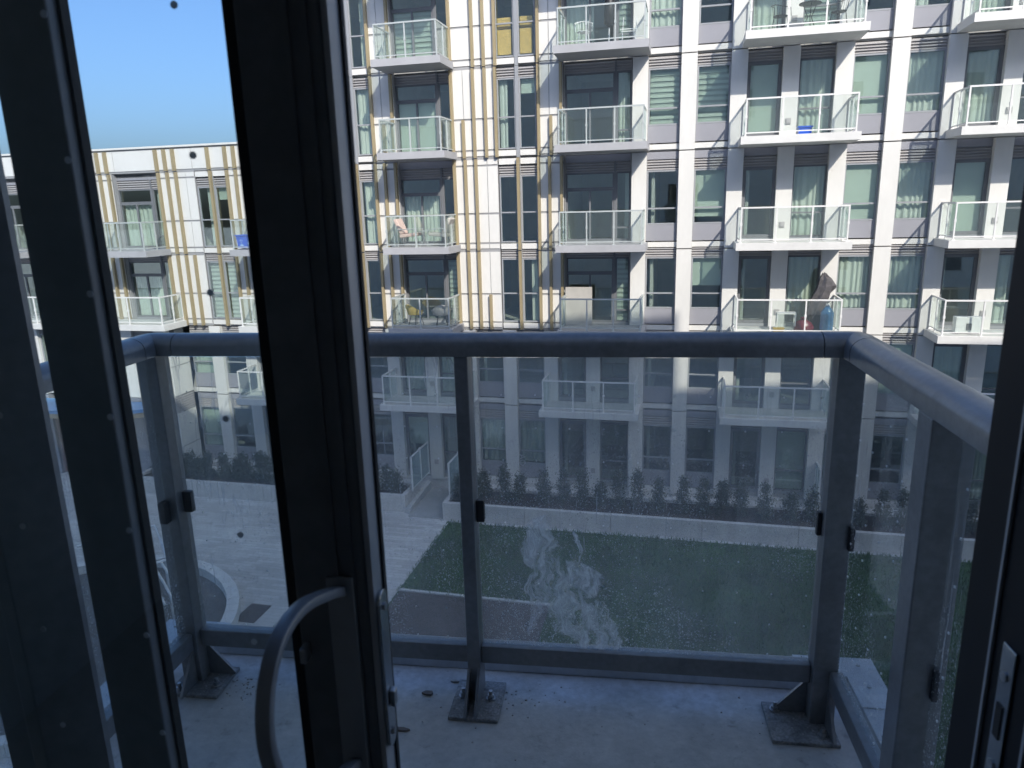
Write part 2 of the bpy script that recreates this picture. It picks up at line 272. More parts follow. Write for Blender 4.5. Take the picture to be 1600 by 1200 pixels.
# ------------------------------------------------------------------ mesh helpers
BASE = {}                       # base point of every object in its own building frame
NEAR_ROT = R(5.4666)
def near_w(p):
    c, s = math.cos(NEAR_ROT), math.sin(NEAR_ROT); return Vector((p[0] * c - p[1] * s, p[0] * s + p[1] * c, p[2]))
def tag(o, label=None, cat=None, group=None, kind=None):
    if label: o['label'] = label
    if cat: o['category'] = cat
    if group: o['group'] = group
    if kind: o['kind'] = kind
    return o
def thing(name, label, cat, base, near=False, group=None, kind=None):
    o = bpy.data.objects.new(name, None); COL.objects.link(o); o.empty_display_size = 0.1
    o.location = near_w(base) if near else Vector(base)
    if near: o.rotation_euler = (0, 0, NEAR_ROT)
    BASE[o.name] = Vector(base)
    return tag(o, label, cat, group, kind)
class MB:
    def __init__(s): s.v = []; s.f = []; s.sm = False
    def box(s, x0, x1, y0, y1, z0, z1):
        n = len(s.v)
        s.v += [(x0, y0, z0), (x1, y0, z0), (x1, y1, z0), (x0, y1, z0), (x0, y0, z1), (x1, y0, z1), (x1, y1, z1), (x0, y1, z1)]
        s.f += [tuple(n + i for i in q) for q in ((0, 3, 2, 1), (4, 5, 6, 7), (0, 1, 5, 4), (1, 2, 6, 5), (2, 3, 7, 6), (3, 0, 4, 7))]
        return s
    def prism(s, pts, ax, a, b):
        """polygon pts in the two other axes, extruded along axis ax from a to b"""
        n = len(s.v); k = len(pts)
        for t in (a, b):
            for (u, w) in pts:
                s.v.append({'x': (t, u, w), 'y': (u, t, w), 'z': (u, w, t)}[ax])
        s.f.append(tuple(n + i for i in range(k))); s.f.append(tuple(n + k + i for i in reversed(range(k))))
        for i in range(k):
            j = (i + 1) % k; s.f.append((n + i, n + k + i, n + k + j, n + j))
        return s
    def tube(s, pts, r, k=6, closed=False):
        pts = [Vector(p) for p in pts]; n0 = len(s.v); m = len(pts); rr = r if isinstance(r, (list, tuple)) else [r] * m
        for i, p in enumerate(pts):
            a = pts[i - 1] if i else (pts[-1] if closed else p); b = pts[(i + 1) % m] if (i < m - 1 or closed) else p
            d = (b - a).normalized(); up = Vector((0, 0, 1)) if abs(d.z) < 0.9 else Vector((1, 0, 0))
            e1 = d.cross(up).normalized(); e2 = d.cross(e1)
            for j in range(k):
                t = 2 * math.pi * j / k; s.v.append(tuple(p + (e1 * math.cos(t) + e2 * math.sin(t)) * rr[i]))
        for i in range(m if closed else m - 1):
            q = (i + 1) % m
            for j in range(k):
                l = (j + 1) % k; s.f.append((n0 + i * k + j, n0 + i * k + l, n0 + q * k + l, n0 + q * k + j))
        if not closed:
            s.f.append(tuple(n0 + j for j in reversed(range(k)))); s.f.append(tuple(n0 + (m - 1) * k + j for j in range(k)))
        return s
    def lathe(s, c, prof, k=14):
        n0 = len(s.v)
        for (r, z) in prof:
            for j in range(k):
                t = 2 * math.pi * j / k; s.v.append((c[0] + r * math.cos(t), c[1] + r * math.sin(t), c[2] + z))
        for i in range(len(prof) - 1):
            for j in range(k):
                l = (j + 1) % k; s.f.append((n0 + i * k + j, n0 + i * k + l, n0 + (i + 1) * k + l, n0 + (i + 1) * k + j))
        s.f.append(tuple(n0 + j for j in reversed(range(k)))); s.f.append(tuple(n0 + (len(prof) - 1) * k + j for j in range(k)))
        return s
    def disc_y(s, x, y, z, r, t=0.001, k=8):
        n = len(s.v)
        for yy in (y, y + t):
            for j in range(k):
                a = 2 * math.pi * j / k; s.v.append((x + r * math.cos(a), yy, z + r * math.sin(a)))
        s.f.append(tuple(n + j for j in range(k)))
        s.f.append(tuple(n + k + j for j in reversed(range(k))))
        for j in range(k):
            l = (j + 1) % k; s.f.append((n + j, n + k + j, n + k + l, n + l))
        return s
    def build(s, name, m, parent=None, smooth=False, bevel=0.0, origin=None, **kw):
        """parent: vertices are given in the parent's building frame; origin: base of a top-level mesh"""
        me = bpy.data.meshes.new(name)
        b = BASE[parent.name] if parent else (Vector(origin) if origin is not None else Vector((0, 0, 0)))
        o = bpy.data.objects.new(name, me); COL.objects.link(o)
        near = kw.pop('near', False)
        loc = kw.pop('at', None)
        off = Vector(loc) if loc is not None else b
        me.from_pydata([(x - off.x, y - off.y, z - off.z) for (x, y, z) in s.v], [], s.f); me.update()
        me.materials.append(m)
        if smooth: me.polygons.foreach_set("use_smooth", [True] * len(me.polygons))
        if parent:
            o.parent = parent; o.location = off - b
        else:
            o.location = near_w(b) if near else b
            if near: o.rotation_euler = (0, 0, NEAR_ROT)
        BASE[o.name] = off
        if bevel:
            md = o.modifiers.new("bevel", 'BEVEL'); md.width = bevel; md.segments = 2; md.limit_method = 'ANGLE'
        tag(o, **kw) if kw else None
        return o
CACHE = {}
def piece(name, x0, x1, y0, y1, z0, z1, m, parent):
    """one box-shaped piece; alike pieces share their mesh"""
    key = (round(x1 - x0, 3), round(y1 - y0, 3), round(z1 - z0, 3), m.name)
    if key not in CACHE:
        w, d, h = key[0] / 2, key[1] / 2, key[2] / 2
        mb = MB().box(-w, w, -d, d, -h, h); me = bpy.data.meshes.new(name); me.from_pydata(mb.v, [], mb.f); me.materials.append(m); CACHE[key] = me
    o = bpy.data.objects.new(name, CACHE[key]); COL.objects.link(o)
    c = Vector(((x0 + x1) / 2, (y0 + y1) / 2, (z0 + z1) / 2)); o.parent = parent; o.location = c - BASE[parent.name]; BASE[o.name] = c
    return o
def struct(name, mb, m, **kw): return mb.build(name, m, kind='structure', **kw)

G = -10.45                       # courtyard level
YF, YW = 23.2, 24.6              # balcony fronts, facade plane
LV = [-10.05, -7.02, -4.28, -1.54, 1.51, 4.34, 7.16, 9.98]     # underside of each floor slab

# ------------------------------------------------------------------ ground
struct("courtyard_ground", MB().box(-400, 400, -400, 600, G - 0.5, G), M['paver'])
struct("lawn_bed", MB().box(-7.62, 14, 9.0, 21.72, G + 0.004, G + 0.03), M['lawn'])
struct("mulch_strip", MB().box(-7.55, -3.3, 9.0, 17.08, G + 0.034, G + 0.05), M['mulch'])

# ------------------------------------------------------------------ facade kit
rnd = random.Random(11)
def louver(x0, x1, z0, z1, y, parent):
    mb = MB(); n = 4; h = (z1 - z0) / n
    mb.box(x0, x1, y + 0.06, y + 0.08, z0, z1)
    for i in range(n):
        a = z0 + i * h
        mb.prism([(y, a + 0.008), (y + 0.055, a + h * 0.55), (y + 0.055, a + h * 0.7), (y, a + h * 0.42)], 'x', x0, x1)
    return mb.build("louver", M['louver'], parent)
def cover(kind, x0, x1, z0, z1, y, parent):
    if kind == 'curtain' or kind == 'half':
        if kind == 'half':
            if rnd.random() < 0.5: x1 = x0 + (x1 - x0) * rnd.uniform(0.35, 0.6)
            else: x0 = x1 - (x1 - x0) * rnd.uniform(0.35, 0.6)
        n = max(8, int((x1 - x0) / 0.03)); mb = MB(); ph = rnd.random() * 6
        for i in range(n + 1):
            t = i / n; x = x0 + (x1 - x0) * t; d = 0.035 * math.sin(t * (x1 - x0) * 38 + ph + 1.3 * math.sin(t * 9 + ph))
            mb.v += [(x, y + 0.05 + d * 0.7, z1), (x + d * 0.3, y + 0.05 + d * 1.15, z0)]
        for i in range(n): mb.f.append((2 * i, 2 * i + 1, 2 * i + 3, 2 * i + 2))
        o = mb.build("curtain", M['curtain'], parent, smooth=True)
    elif kind == 'zebra':
        mb = MB(); z = z0
        while z < z1 - 0.02:
            mb.box(x0, x1, y + 0.03, y + 0.04, z, min(z + 0.085, z1)); z += 0.16
        MB().box(x0, x1, y + 0.06, y + 0.065, z0, z1).build("blind_backing", M['sheer'], parent)
        o = mb.build("zebra_blind", M['blind'], parent)
    elif kind == 'roller':
        zz = z0 + (z1 - z0) * rnd.choice((0.0, 0.0, 0.12, 0.45, 0.8))
        o = MB().box(x0, x1, y + 0.03, y + 0.037, zz, z1).box(x0, x1, y + 0.02, y + 0.045, zz - 0.015, zz + 0.01).build("roller_blind", M['blind'], parent)
    elif kind == 'osb':
        o = MB().box(x0, x1 - 0.08, y + 0.0, y + 0.02, z0 + 0.05, z0 + 0.80).build("chipboard", M['osb'], parent)
        o = MB().box(x0, x1 - 0.08, y + 0.03, y + 0.05, z0 + 0.83, z0 + 1.16).build("chipboard", M['osb'], parent)
    else: return None
    return o
def pick():
    return rnd.choices(['none', 'curtain', 'zebra', 'roller', 'half'], [26, 24, 16, 22, 12])[0]
def window(x0, x1, z0, z1, y, parent, transoms=(), mulls=(), fm='frame', fw=0.05, kind=None, name="window"):
    """frame mesh with one pane per opening and something hung behind it"""
    mb = MB(); fd = 0.07
    mb.box(x0, x0 + fw, y, y + fd, z0, z1); mb.box(x1 - fw, x1, y, y + fd, z0, z1)
    xs = [x0 + fw] + [q for mm in mulls for q in (mm - fw / 2, mm + fw / 2)] + [x1 - fw]
    for mm in mulls: mb.box(mm - fw / 2, mm + fw / 2, y - 0.003, y + fd, z0 + 0.001, z1 - 0.001)
    zs = [z0 + fw] + [q for tt in transoms for q in (tt - fw / 2, tt + fw / 2)] + [z1 - fw]
    for i in range(0, len(xs), 2):
        a, b = xs[i], xs[i + 1]
        mb.box(a, b, y, y + fd, z0, z0 + fw); mb.box(a, b, y, y + fd, z1 - fw, z1)
        for tt in transoms: mb.box(a, b, y - 0.002, y + fd, tt - fw / 2, tt + fw / 2)
    f = mb.build(name, M[fm], parent)
    for i in range(0, len(xs), 2):
        for j in range(0, len(zs), 2):
            piece("pane", xs[i], xs[i + 1], y + 0.03, y + 0.042, zs[j], zs[j + 1], M['win'], f)
    k = kind or (rnd.choices(['none', 'curtain', 'roller'], [6, 2, 1])[0] if z0 < -4.5 else pick())
    cover(k, x0 + fw, x1 - fw, z0 + fw, z1 - fw, y + 0.12, f)
    return f
def pier(x0, x1, zb, h, T, y=YW - 0.05):
    piece("pier", x0, x1, y, y + 0.3, zb + 0.012, zb + h - 0.022, M['pier'], T)
def bay_window(x0, x1, zb, h, T, y=YW + 0.1, kind=None):
    piece("white_panel", x0, x1, y - 0.02, y + 0.06, zb + 0.05, zb + 0.21, M['white'], T)
    piece("spandrel_panel", x0, x1, y, y + 0.06, zb + 0.25, zb + 0.765, M['grey'], T)
    window(x0, x1, zb + 0.77, zb + 2.47, y, T, transoms=(zb + 1.28,), kind=kind)
    louver(x0, x1, zb + 2.475, zb + 2.80, y, T)
    if h > 2.85: piece("spandrel_panel", x0, x1, y, y + 0.06, zb + 2.805, zb + h - 0.02, M['grey'], T)
def bay_door(x0, x1, zb, h, T, y=YW + 0.14, kind=None):
    piece("door_sill", x0, x1, y - 0.02, y + 0.08, zb + 0.2, zb + 0.3, M['frame'], T)
    window(x0, x1, zb + 0.305, zb + 2.47, y, T, fm='darkframe', fw=0.10, kind=kind, name="balcony_door")
    louver(x0, x1, zb + 2.475, zb + 2.80, y, T)
    if h > 2.85: piece("spandrel_panel", x0, x1, y, y + 0.06, zb + 2.805, zb + h - 0.02, M['grey'], T)
def bay_tall(x0, x1, zb, h, T, y=YW + 0.14, kind=None):
    piece("door_sill", x0, x1, y - 0.02, y + 0.08, zb + 0.2, zb + 0.3, M['frame'], T)
    window(x0, x1, zb + 0.305, zb + 2.47, y, T, transoms=(zb + 1.05,), fm='darkframe', kind=kind)
    louver(x0, x1, zb + 2.475, zb + 2.80, y, T)
    if h > 2.85: piece("spandrel_panel", x0, x1, y, y + 0.06, zb + 2.805, zb + h - 0.02, M['grey'], T)
def recess(x0, x1, zb, h, T, y=YW + 0.16, kind=None, kind2=None):
    """balcony front of the finned part: sliding door, transom light, side light"""
    xs = x0 + (x1 - x0) * 0.76
    piece("door_sill", x0, x1, y - 0.02, y + 0.08, zb + 0.2, zb + 0.28, M['frame'], T)
    louver(x0, xs - 0.03, zb + 2.475, zb + 2.80, y, T); louver(xs + 0.03, x1, zb + 2.475, zb + 2.80, y, T)
    piece("mullion", xs - 0.03, xs + 0.03, y - 0.02, y + 0.08, zb + 0.285, zb + 2.8, M['darkframe'], T)
    d = window(x0 + 0.02, xs - 0.03, zb + 0.285, zb + 1.95, y, T, mulls=((x0 + xs) / 2,), fm='darkframe', fw=0.06, kind=kind, name="sliding_door")
    window(x0 + 0.02, xs - 0.03, zb + 1.955, zb + 2.47, y, T, fm='darkframe', kind='none')
    window(xs + 0.03, x1 - 0.02, zb + 0.285, zb + 2.47, y, T, transoms=(zb + 0.7,), fm='darkframe', kind=kind2)
    if h > 2.85: piece("spandrel_panel", x0, x1, y, y + 0.06, zb + 2.805, zb + h - 0.02, M['grey'], T)
    # inner returns
    piece("return_panel", x0 - 0.001, x0 + 0.018, YW + 0.02, y + 0.05, zb + 0.22, zb + h - 0.02, M['joint'], T)
    piece("return_panel", x1 - 0.018, x1 + 0.001, YW + 0.02, y + 0.05, zb + 0.22, zb + h - 0.02, M['joint'], T)
def panels(x0, x1, cuts, zb, h, T):
    """white rainscreen: a strip, a lower and an upper sheet between the cuts, on a grey backing"""
    piece("backing_panel", x0, x1, YW + 0.022, YW + 0.16, zb + 0.0, zb + h - 0.002, M['joint'], T)
    e = [x0] + list(cuts) + [x1]
    for a, b in zip(e, e[1:]):
        for (p, q) in ((0.08, 0.225), (0.285, 1.215), (1.28, h - 0.04 if h < 2.9 else 2.79), (2.85, h - 0.04)):
            if q - p > 0.05: piece("white_panel", a + 0.012, b - 0.012, YW, YW + 0.0215, zb + p, zb + q, M['white'], T)
def fin(x, zb, z0, z1, T):
    piece("fin", x - 0.044, x + 0.044, YW - 0.12, YW - 0.003, zb + z0, zb + z1, M['fin'], T)
def pair(x0, x1, xm, zb, h, T, finned):
    y = YW + 0.05
    for (a, b) in ((x0, xm - 0.06), (xm + 0.06, x1)):
        piece("white_panel", a + 0.01, b - 0.01, YW, YW + 0.05, zb + 0.055, zb + 0.235, M['white'], T)
        window(a, b, zb + 0.27, zb + 2.47, y, T, transoms=(zb + 1.27,), fw=0.045, kind='osb' if (abs(x0 + 6.26) < 0.1 and zb > 4 and zb < 5) else None)
        louver(a, b, zb + 2.475, zb + 2.80, y, T)
        if h > 2.85: piece("white_panel", a + 0.01, b - 0.01, YW, YW + 0.05, zb + 2.83, zb + h - 0.03, M['white'], T)
    if finned: piece("mullion", xm - 0.06, xm + 0.06, YW + 0.02, YW + 0.1, zb + 0.0, zb + h - 0.01, M['frame'], T); fin(xm, zb, 0.02, h - 0.02, T)
    else: piece("mullion", xm - 0.06, xm + 0.06, YW + 0.01, YW + 0.1, zb + 0.0, zb + h - 0.01, M['frame'], T)
def balcony(x0, x1, zb, T, white=True, posts=None, yf=YF, yb=YW, t=0.22):
    sm, rm = (M['whiteslab'], M['railwhite']) if white else (M['greyslab'], M['railgrey'])
    b = MB().box(x0, x1, yf, yb - 0.055, zb, zb + t).build("balcony", sm, T)
    a, c, y0 = x0 + 0.13, x1 - 0.13, yf + 0.10; yb2 = yb - 0.06
    top = zb + 1.27; lo = zb + 0.33
    n = posts or max(2, round((c - a) / 1.15)); xs = [a + (c - a) * i / n for i in range(n + 1)]
    r = MB(); w = 0.022
    r.box(a - w, c + w, y0 - w, y0 + w, top - 0.045, top)
    for q in (a, c): r.box(q - w, q + w, y0 + w, yb2, top - 0.045, top)
    r.box(a, c, y0 - 0.012, y0 + 0.012, lo - 0.03, lo)
    for q in (a, c): r.box(q - 0.012, q + 0.012, y0 + 0.012, yb2, lo - 0.03, lo)
    pp = 0.02
    for q in xs:
        r.box(q - pp, q + pp, y0 - pp, y0 + pp, zb + t, top - 0.046); r.box(q - 0.03, q + 0.03, y0 - 0.03, y0 + 0.03, zb + 0.72, zb + 0.80)
        r.box(q - 0.05, q + 0.05, y0 - 0.05, y0 + 0.05, zb + t, zb + t + 0.012)
    ym = (y0 + yb2) / 2 + 0.05
    for q in (a, c):
        r.box(q - pp, q + pp, ym - pp, ym + pp, zb + t, top - 0.046); r.box(q - 0.03, q + 0.03, ym - 0.03, ym + 0.03, zb + 0.72, zb + 0.80)
        r.box(q - pp, q + pp, yb2 - 0.05, yb2 - 0.01, zb + t, top - 0.046)
    r.build("railing", rm, b)
    for p, q in zip(xs, xs[1:]): piece("glass_panel", p + 0.03, q - 0.03, y0 - 0.005, y0 + 0.005, lo + 0.002, top - 0.05, M['railglass'], b)
    for q in (a, c):
        piece("glass_panel", q - 0.005, q + 0.005, y0 + 0.04, ym - 0.03, lo + 0.002, top - 0.05, M['railglass'], b)
        piece("glass_panel", q - 0.005, q + 0.005, ym + 0.03, yb2 - 0.06, lo + 0.002, top - 0.05, M['railglass'], b)
    return b
def vent(x, zb, T, y=YW - 0.05):
    MB().lathe((0, 0, 0), [(0.07, 0), (0.085, 0.03), (0.06, 0.045)], 8)
    mb = MB(); mb.box(x - 0.075, x + 0.075, y - 0.03, y, zb + 0.62, zb + 0.79); mb.box(x - 0.05, x + 0.05, y - 0.042, y - 0.031, zb + 0.65, zb + 0.76)
    mb.build("wall_outlet", M['louver'], T)

# ------------------------------------------------------------------ tower opposite
T = thing("apartment_building", "tall white apartment building across the courtyard with tan fins and stacked balconies", "building", (0, YW, G))
PX = [-0.38 + 1.475 * k for k in range(-9, 12)]
def shell(T, x0, x1, levels, ztop, y0=YW + 0.2):
    for z in levels:
        piece("floor_slab", x0, x1, y0 - 0.04, YW + 5.5, z - 0.0, z + 0.2, M['conc'], T)
    piece("roof", x0, x1, y0 - 0.04, YW + 5.5, ztop - 0.25, ztop, M['conc'], T)
    piece("room_wall", x0, x1, YW + 4.4, YW + 4.5, G, ztop - 0.26, M['roomwall'], T)
    k = x0 + 0.05
    while k < x1:
        for i, z in enumerate(levels):
            zt = levels[i + 1] if i + 1 < len(levels) else ztop - 0.25
            piece("partition", k - 0.05, k + 0.05, y0 + 0.1, YW + 4.39, z + 0.2, zt - 0.001, M['roomwall'], T)
        k += 2.93
XT0 = -12.95
TOP = LV[7]
# piers and bays right of the fins (upper), and everywhere in the two lowest storeys
def lower_type(k):        # bay between pier k and k+1, k counted from pier at -0.38
    r = k % 4
    return {0: 'w', 1: 'd', 2: 't', 3: 'w'}[r]
for li in range(0, 7):
    zb = LV[li]; h = LV[li + 1] - zb
    for k in range(-9, 8):
        x = -0.38 + 1.475 * k
        if li >= 2 and k < -1: continue
        px0, px1 = x, x + 0.475
        pier(px0, px1, zb, h, T)
        a, b = px1 + 0.005, x + 1.475 - 0.005
        if li < 2:
            r = k % 4
            ty = {1: 'd', 2: 't'}.get((k - 0) % 4, 'w')
            if k == -9: pass
        else: ty = {1: 'd', 2: 't'}.get(k % 4, 'w')
        {'w': bay_window, 'd': bay_door, 't': bay_tall}[ty](a, b, zb, h, T, kind={(3, 4): 'curtain', (3, 3): 'roller', (2, 3): 'curtain', (2, 4): 'curtain', (4, -1): 'zebra', (4, 0): 'zebra'}.get((li, k)))
        if ty == 't' : vent((px0 + px1) / 2, zb, T)
pier(-0.38 + 1.475 * 8, -0.38 + 1.475 * 8 + .475, LV[0], TOP - LV[0], T)
# finned part
FM = [0.0, -5.79]
for m in FM:
    for li in range(2, 7):
        zb = LV[li]; h = LV[li + 1] - zb
        hi = li >= 4
        cutA = [-7.41 + m, -7.03 + m, -6.66 + m] if not (hi and li == 5) else [-7.02 + m, -6.64 + m]
        panels(-7.84 + m, -6.29 + m, cutA, zb, h, T)
        pair(-6.26 + m, -4.95 + m, -5.58 + m, zb, h, T, not hi)
        panels(-4.93 + m, -4.06 + m, [-4.52 + m], zb, h, T)
        F = {2: [(-7.79, 0), (-7.4, 0), (-7.03, 0), (-6.66, 1), (-4.88, 0), (-4.52, 0), (-4.13, 0)],
             3: [(-7.79, 0), (-7.4, 0), (-7.03, 0), (-4.88, 0), (-4.52, 0), (-4.13, 0)],
             4: [(-7.79, 0), (-7.42, 1), (-7.04, 0), (-6.64, 0), (-6.29, 0), (-4.86, 0), (-4.46, 1), (-4.13, 0)],
             5: [(-7.79, 0), (-7.02, 0), (-6.65, 0), (-6.27, 0), (-4.86, 0), (-4.13, 0)],
             6: [(-7.79, 0), (-7.02, 0), (-6.65, 0), (-4.86, 0), (-4.13, 0)]}[li]
        for (fx, half) in F: fin(fx + m, zb, 0.02, 1.24 if half else h - 0.02, T)
    for li in range(2, 7):
        zb = LV[li]; h = LV[li + 1] - zb
        if m == 0: recess(-9.86, -7.86, zb, h, T, kind={3: 'curtain', 4: 'roller', 5: 'zebra', 2: 'none'}.get(li)); recess(-4.04, -1.88, zb, h, T, kind={2: 'none', 3: 'none', 5: 'half'}.get(li))
        elif li < 4: recess(-9.86 + m, -7.86 + m, zb, h, T)
for li in range(2, 7):
    if li < 4: balcony(-15.85, -13.5, LV[li], T, white=(li == 2))
    balcony(-10.0, -7.68, LV[li], T, white=False, posts=2)
    balcony(-4.12, -1.3, LV[li], T, white=False, posts=3)
    balcony(1.38, 4.62, LV[li], T, posts=3)
    balcony(7.14, 10.45, LV[li], T, posts=3)
for (a, b) in ((-16.3, -13.1), (-10.53, -7.24), (-4.76, -1.44), (1.13, 4.5), (7.0, 10.4)):
    balcony(a, b, LV[1], T, posts=3)
shell(T, XT0, 11.8, LV[:7], TOP)
piece("side_wall", XT0 - 0.15, XT0 - 0.002, YW + 0.05, YW + 5.5, LV[4] + 0.3, TOP, M['white'], T)
piece("plinth", -13.6, 12.0, YW + 0.02, YW + 0.3, G - 0.02, LV[0] + 0.05, M['planter'], T)

# ------------------------------------------------------------------ lower wing on the left
Wg = thing("apartment_wing", "lower white wing with tan fins under the blue sky, left of the tower", "building", (-21, YW, G))
for m in (-11.62, -17.47):
    for li in (2, 3):
        zb = LV[li]; h = LV[li + 1] - zb
        panels(-7.84 + m, -6.29 + m, [-7.41 + m, -7.03 + m, -6.66 + m], zb, h, Wg)
        pair(-6.26 + m, -4.95 + m, -5.58 + m, zb, h, Wg, True)
        panels(-4.93 + m, -4.06 + m, [-4.52 + m], zb, h, Wg)
        for fx in (-7.79, -7.4, -7.03, -4.88, -4.52, -4.13) + ((-6.66,) if li == 2 else ()): fin(fx + m, zb, 0.02, h - 0.02, Wg)
        recess(-9.86 + m, -7.86 + m, zb, h, Wg, kind='curtain' if m > -12 else 'none', kind2='curtain')
        balcony(-10.0 + m, -7.68 + m, zb, Wg, white=(li == 2), posts=2) if li == 3 else None
# parapet
pz = LV[4]
PC = [-28.0, -25.3, -24.9, -24.55, -23.05, -22.4, -22.05, -21.7, -21.35, -19.42, -19.05, -18.68, -17.95, -17.25, -16.5, -16.15, -15.8, -13.6, -13.2, -12.96]
piece("parapet_backing", -28, -12.96, YW + 0.022, YW + 0.3, pz, pz + 0.86, M['joint'], Wg)
for a, b in zip(PC, PC[1:]): piece("white_panel", a + 0.012, b - 0.012, YW, YW + 0.0215, pz + 0.08, pz + 0.80, M['white'], Wg)
piece("parapet_cap", -28, -12.96, YW - 0.05, YW + 0.32, pz + 0.862, pz + 0.93, M['pier'], Wg)
for fx in (-25.25, -24.9, -24.55, -22.38, -22.02, -21.65, -19.42, -19.05, -18.68, -17.22, -16.5, -16.15, -15.8, -13.6): piece("fin", fx - 0.05, fx + 0.05, YW - 0.12, YW - 0.003, pz + 0.02, pz + 0.80, M['fin'], Wg)
for li in (0, 1):
    zb = LV[li]; h = LV[li + 1] - zb
    for k in range(-13, -9):
        x = -0.38 + 1.475 * k
        if k > -13: pier(x, x + 0.475, zb, h, Wg)
        a, b = max(x + 0.48, -19.23), x + 1.47
        {'w': bay_window, 'd': bay_door, 't': bay_tall}[{1: 'd', 2: 't'}.get(k % 4, 'w') if k > -13 else 'w'](a, b, zb, h, Wg, kind='roller' if k == -13 else None)
shell(Wg, -28, XT0 - 0.2, LV[:4], LV[4] + 0.1)
piece("plinth", -19.2, -13.61, YW + 0.02, YW + 0.3, G - 0.02, LV[0] + 0.05, M['planter'], Wg)

# entrance block in front of the wing
Eb = thing("entrance_block", "low two storey entrance block in front of the wing with a pale panelled side", "building", (-24, 23.55, G))
yb = 23.6
for i, (z0, z1) in enumerate(((-10.4, -9.0), (-8.97, -7.62), (-6.92, -5.78), (-5.75, -4.62))):
    piece("side_panel", -19.28, -19.22, yb, YW + 0.08, z0, z1, M['white'], Eb)
lv = MB(); lv.box(-19.29, -19.27, yb, YW + 0.08, -7.6, -6.95)
for i in range(7): lv.box(-19.27, -19.225, yb, YW + 0.08, -7.59 + i * 0.093, -7.535 + i * 0.093)
lv.build("side_louver", M['louver'], Eb)
piece("block_core", -27.95, -19.31, yb + 0.5, YW + 0.03, G, -4.36, M['conc'], Eb)
balcony(-27.8, -18.98, LV[2], Eb, posts=6, yb=YW)
xs = [-19.8 - 1.475 * k for k in range(6)]
for x in xs:
    pier(x, x + 0.475, LV[1], 2.70, Eb, y=yb - 0.05)
    bay_window(x - 0.995, x - 0.005, LV[1], 2.70, Eb, y=yb + 0.06)
    piece("pier", x, x + 0.475, yb - 0.05, yb + 0.25, G, LV[1] - 0.02, M['grey'], Eb)
    piece("brown_door", x - 0.995, x - 0.45, yb + 0.06, yb + 0.12, G + 0.04, -7.5, M['wood'], Eb)
    piece("door_trim", x - 0.445, x - 0.40, yb + 0.04, yb + 0.12, G + 0.04, -7.5, M['woodlight'], Eb)
    piece("grey_door", x - 0.395, x - 0.005, yb + 0.06, yb + 0.12, G + 0.04, -7.5, M['darkframe'], Eb)
cp = thing("entrance_canopy", "flat entrance canopy with a bright blue top over the brown doors", "canopy", (-23, 22.7, -7.3))
MB().prism([(-26.5, 23.5), (-26.5, 21.88), (-20.9, 21.88), (-19.85, 22.6), (-19.85, 23.5)], 'z', -7.30, -7.17).build("canopy_top", M['blue'], cp)
MB().prism([(-26.45, 23.5), (-26.45, 21.93), (-20.92, 21.93), (-19.9, 22.64), (-19.9, 23.5)], 'z', -7.50, -7.302).build("canopy_soffit", M['woodlight'], cp)

# ------------------------------------------------------------------ courtyard: planters, shrubs, screens
def planter(x0, x1, y0, y1, label):
    t = thing("planter", label, "planter", ((x0 + x1) / 2, (y0 + y1) / 2, G)); w = 0.16; zt = G + 0.62
    n = max(1, round((x1 - x0) / 3.0))
    for i in range(n):
        a, b = x0 + (x1 - x0) * i / n, x0 + (x1 - x0) * (i + 1) / n
        o = MB().box(a + (0.006 if i else 0), b - 0.006, y0, y0 + w, G - 0.05, zt).build("planter_wall", M['planter'], t, bevel=0.012)
    MB().box(x0, x1, y1 - w, y1, G - 0.05, zt).build("planter_wall", M['planter'], t)
    for a in (x0, x1 - w): MB().box(a, a + w, y0 + w + 0.002, y1 - w - 0.002, G - 0.05, zt).build("planter_wall", M['planter'], t)
    mb = MB(); nx = int((x1 - x0) * 5); ny = 6
    for i in range(nx + 1):
        for j in range(ny + 1):
            mb.v.append((x0 + w + (x1 - x0 - 2 * w) * i / nx, y0 + w + (y1 - y0 - 2 * w) * j / ny, zt - 0.09 + rnd.uniform(-0.025, 0.025)))
    for i in range(nx):
        for j in range(ny):
            q = i * (ny + 1) + j; mb.f.append((q, q + ny + 1, q + ny + 2, q + 1))
    mb.build("soil", M['soil'], t)
planter(-20.6, -9.42, 22.3, 23.62, "long concrete planter on the left of the paved walkway")
planter(-7.92, 15.0, 21.93, 23.62, "long concrete planter behind the lawn, right of the walkway")
struct("patio_slab", MB().box(-7.9, 15, 23.65, YW + 0.015, G - 0.05, -10.13).box(-19.2, -9.35, 23.65, YW + 0.015, G - 0.05, -10.13), M['planter'])
struct("walkway_path", MB().box(-9.20, -7.95, 21.95, YW + 0.015, G + 0.004, G + 0.03), M['conc'])
tag(MB().prism([(22.2, G + 0.02), (24.5, G + 0.02), (24.5, G + 0.32), (22.2, G + 0.16)], 'x', -9.40, -9.24).build("walkway_kerb", M['planterdark'], None, origin=None), None, None, None, 'structure')

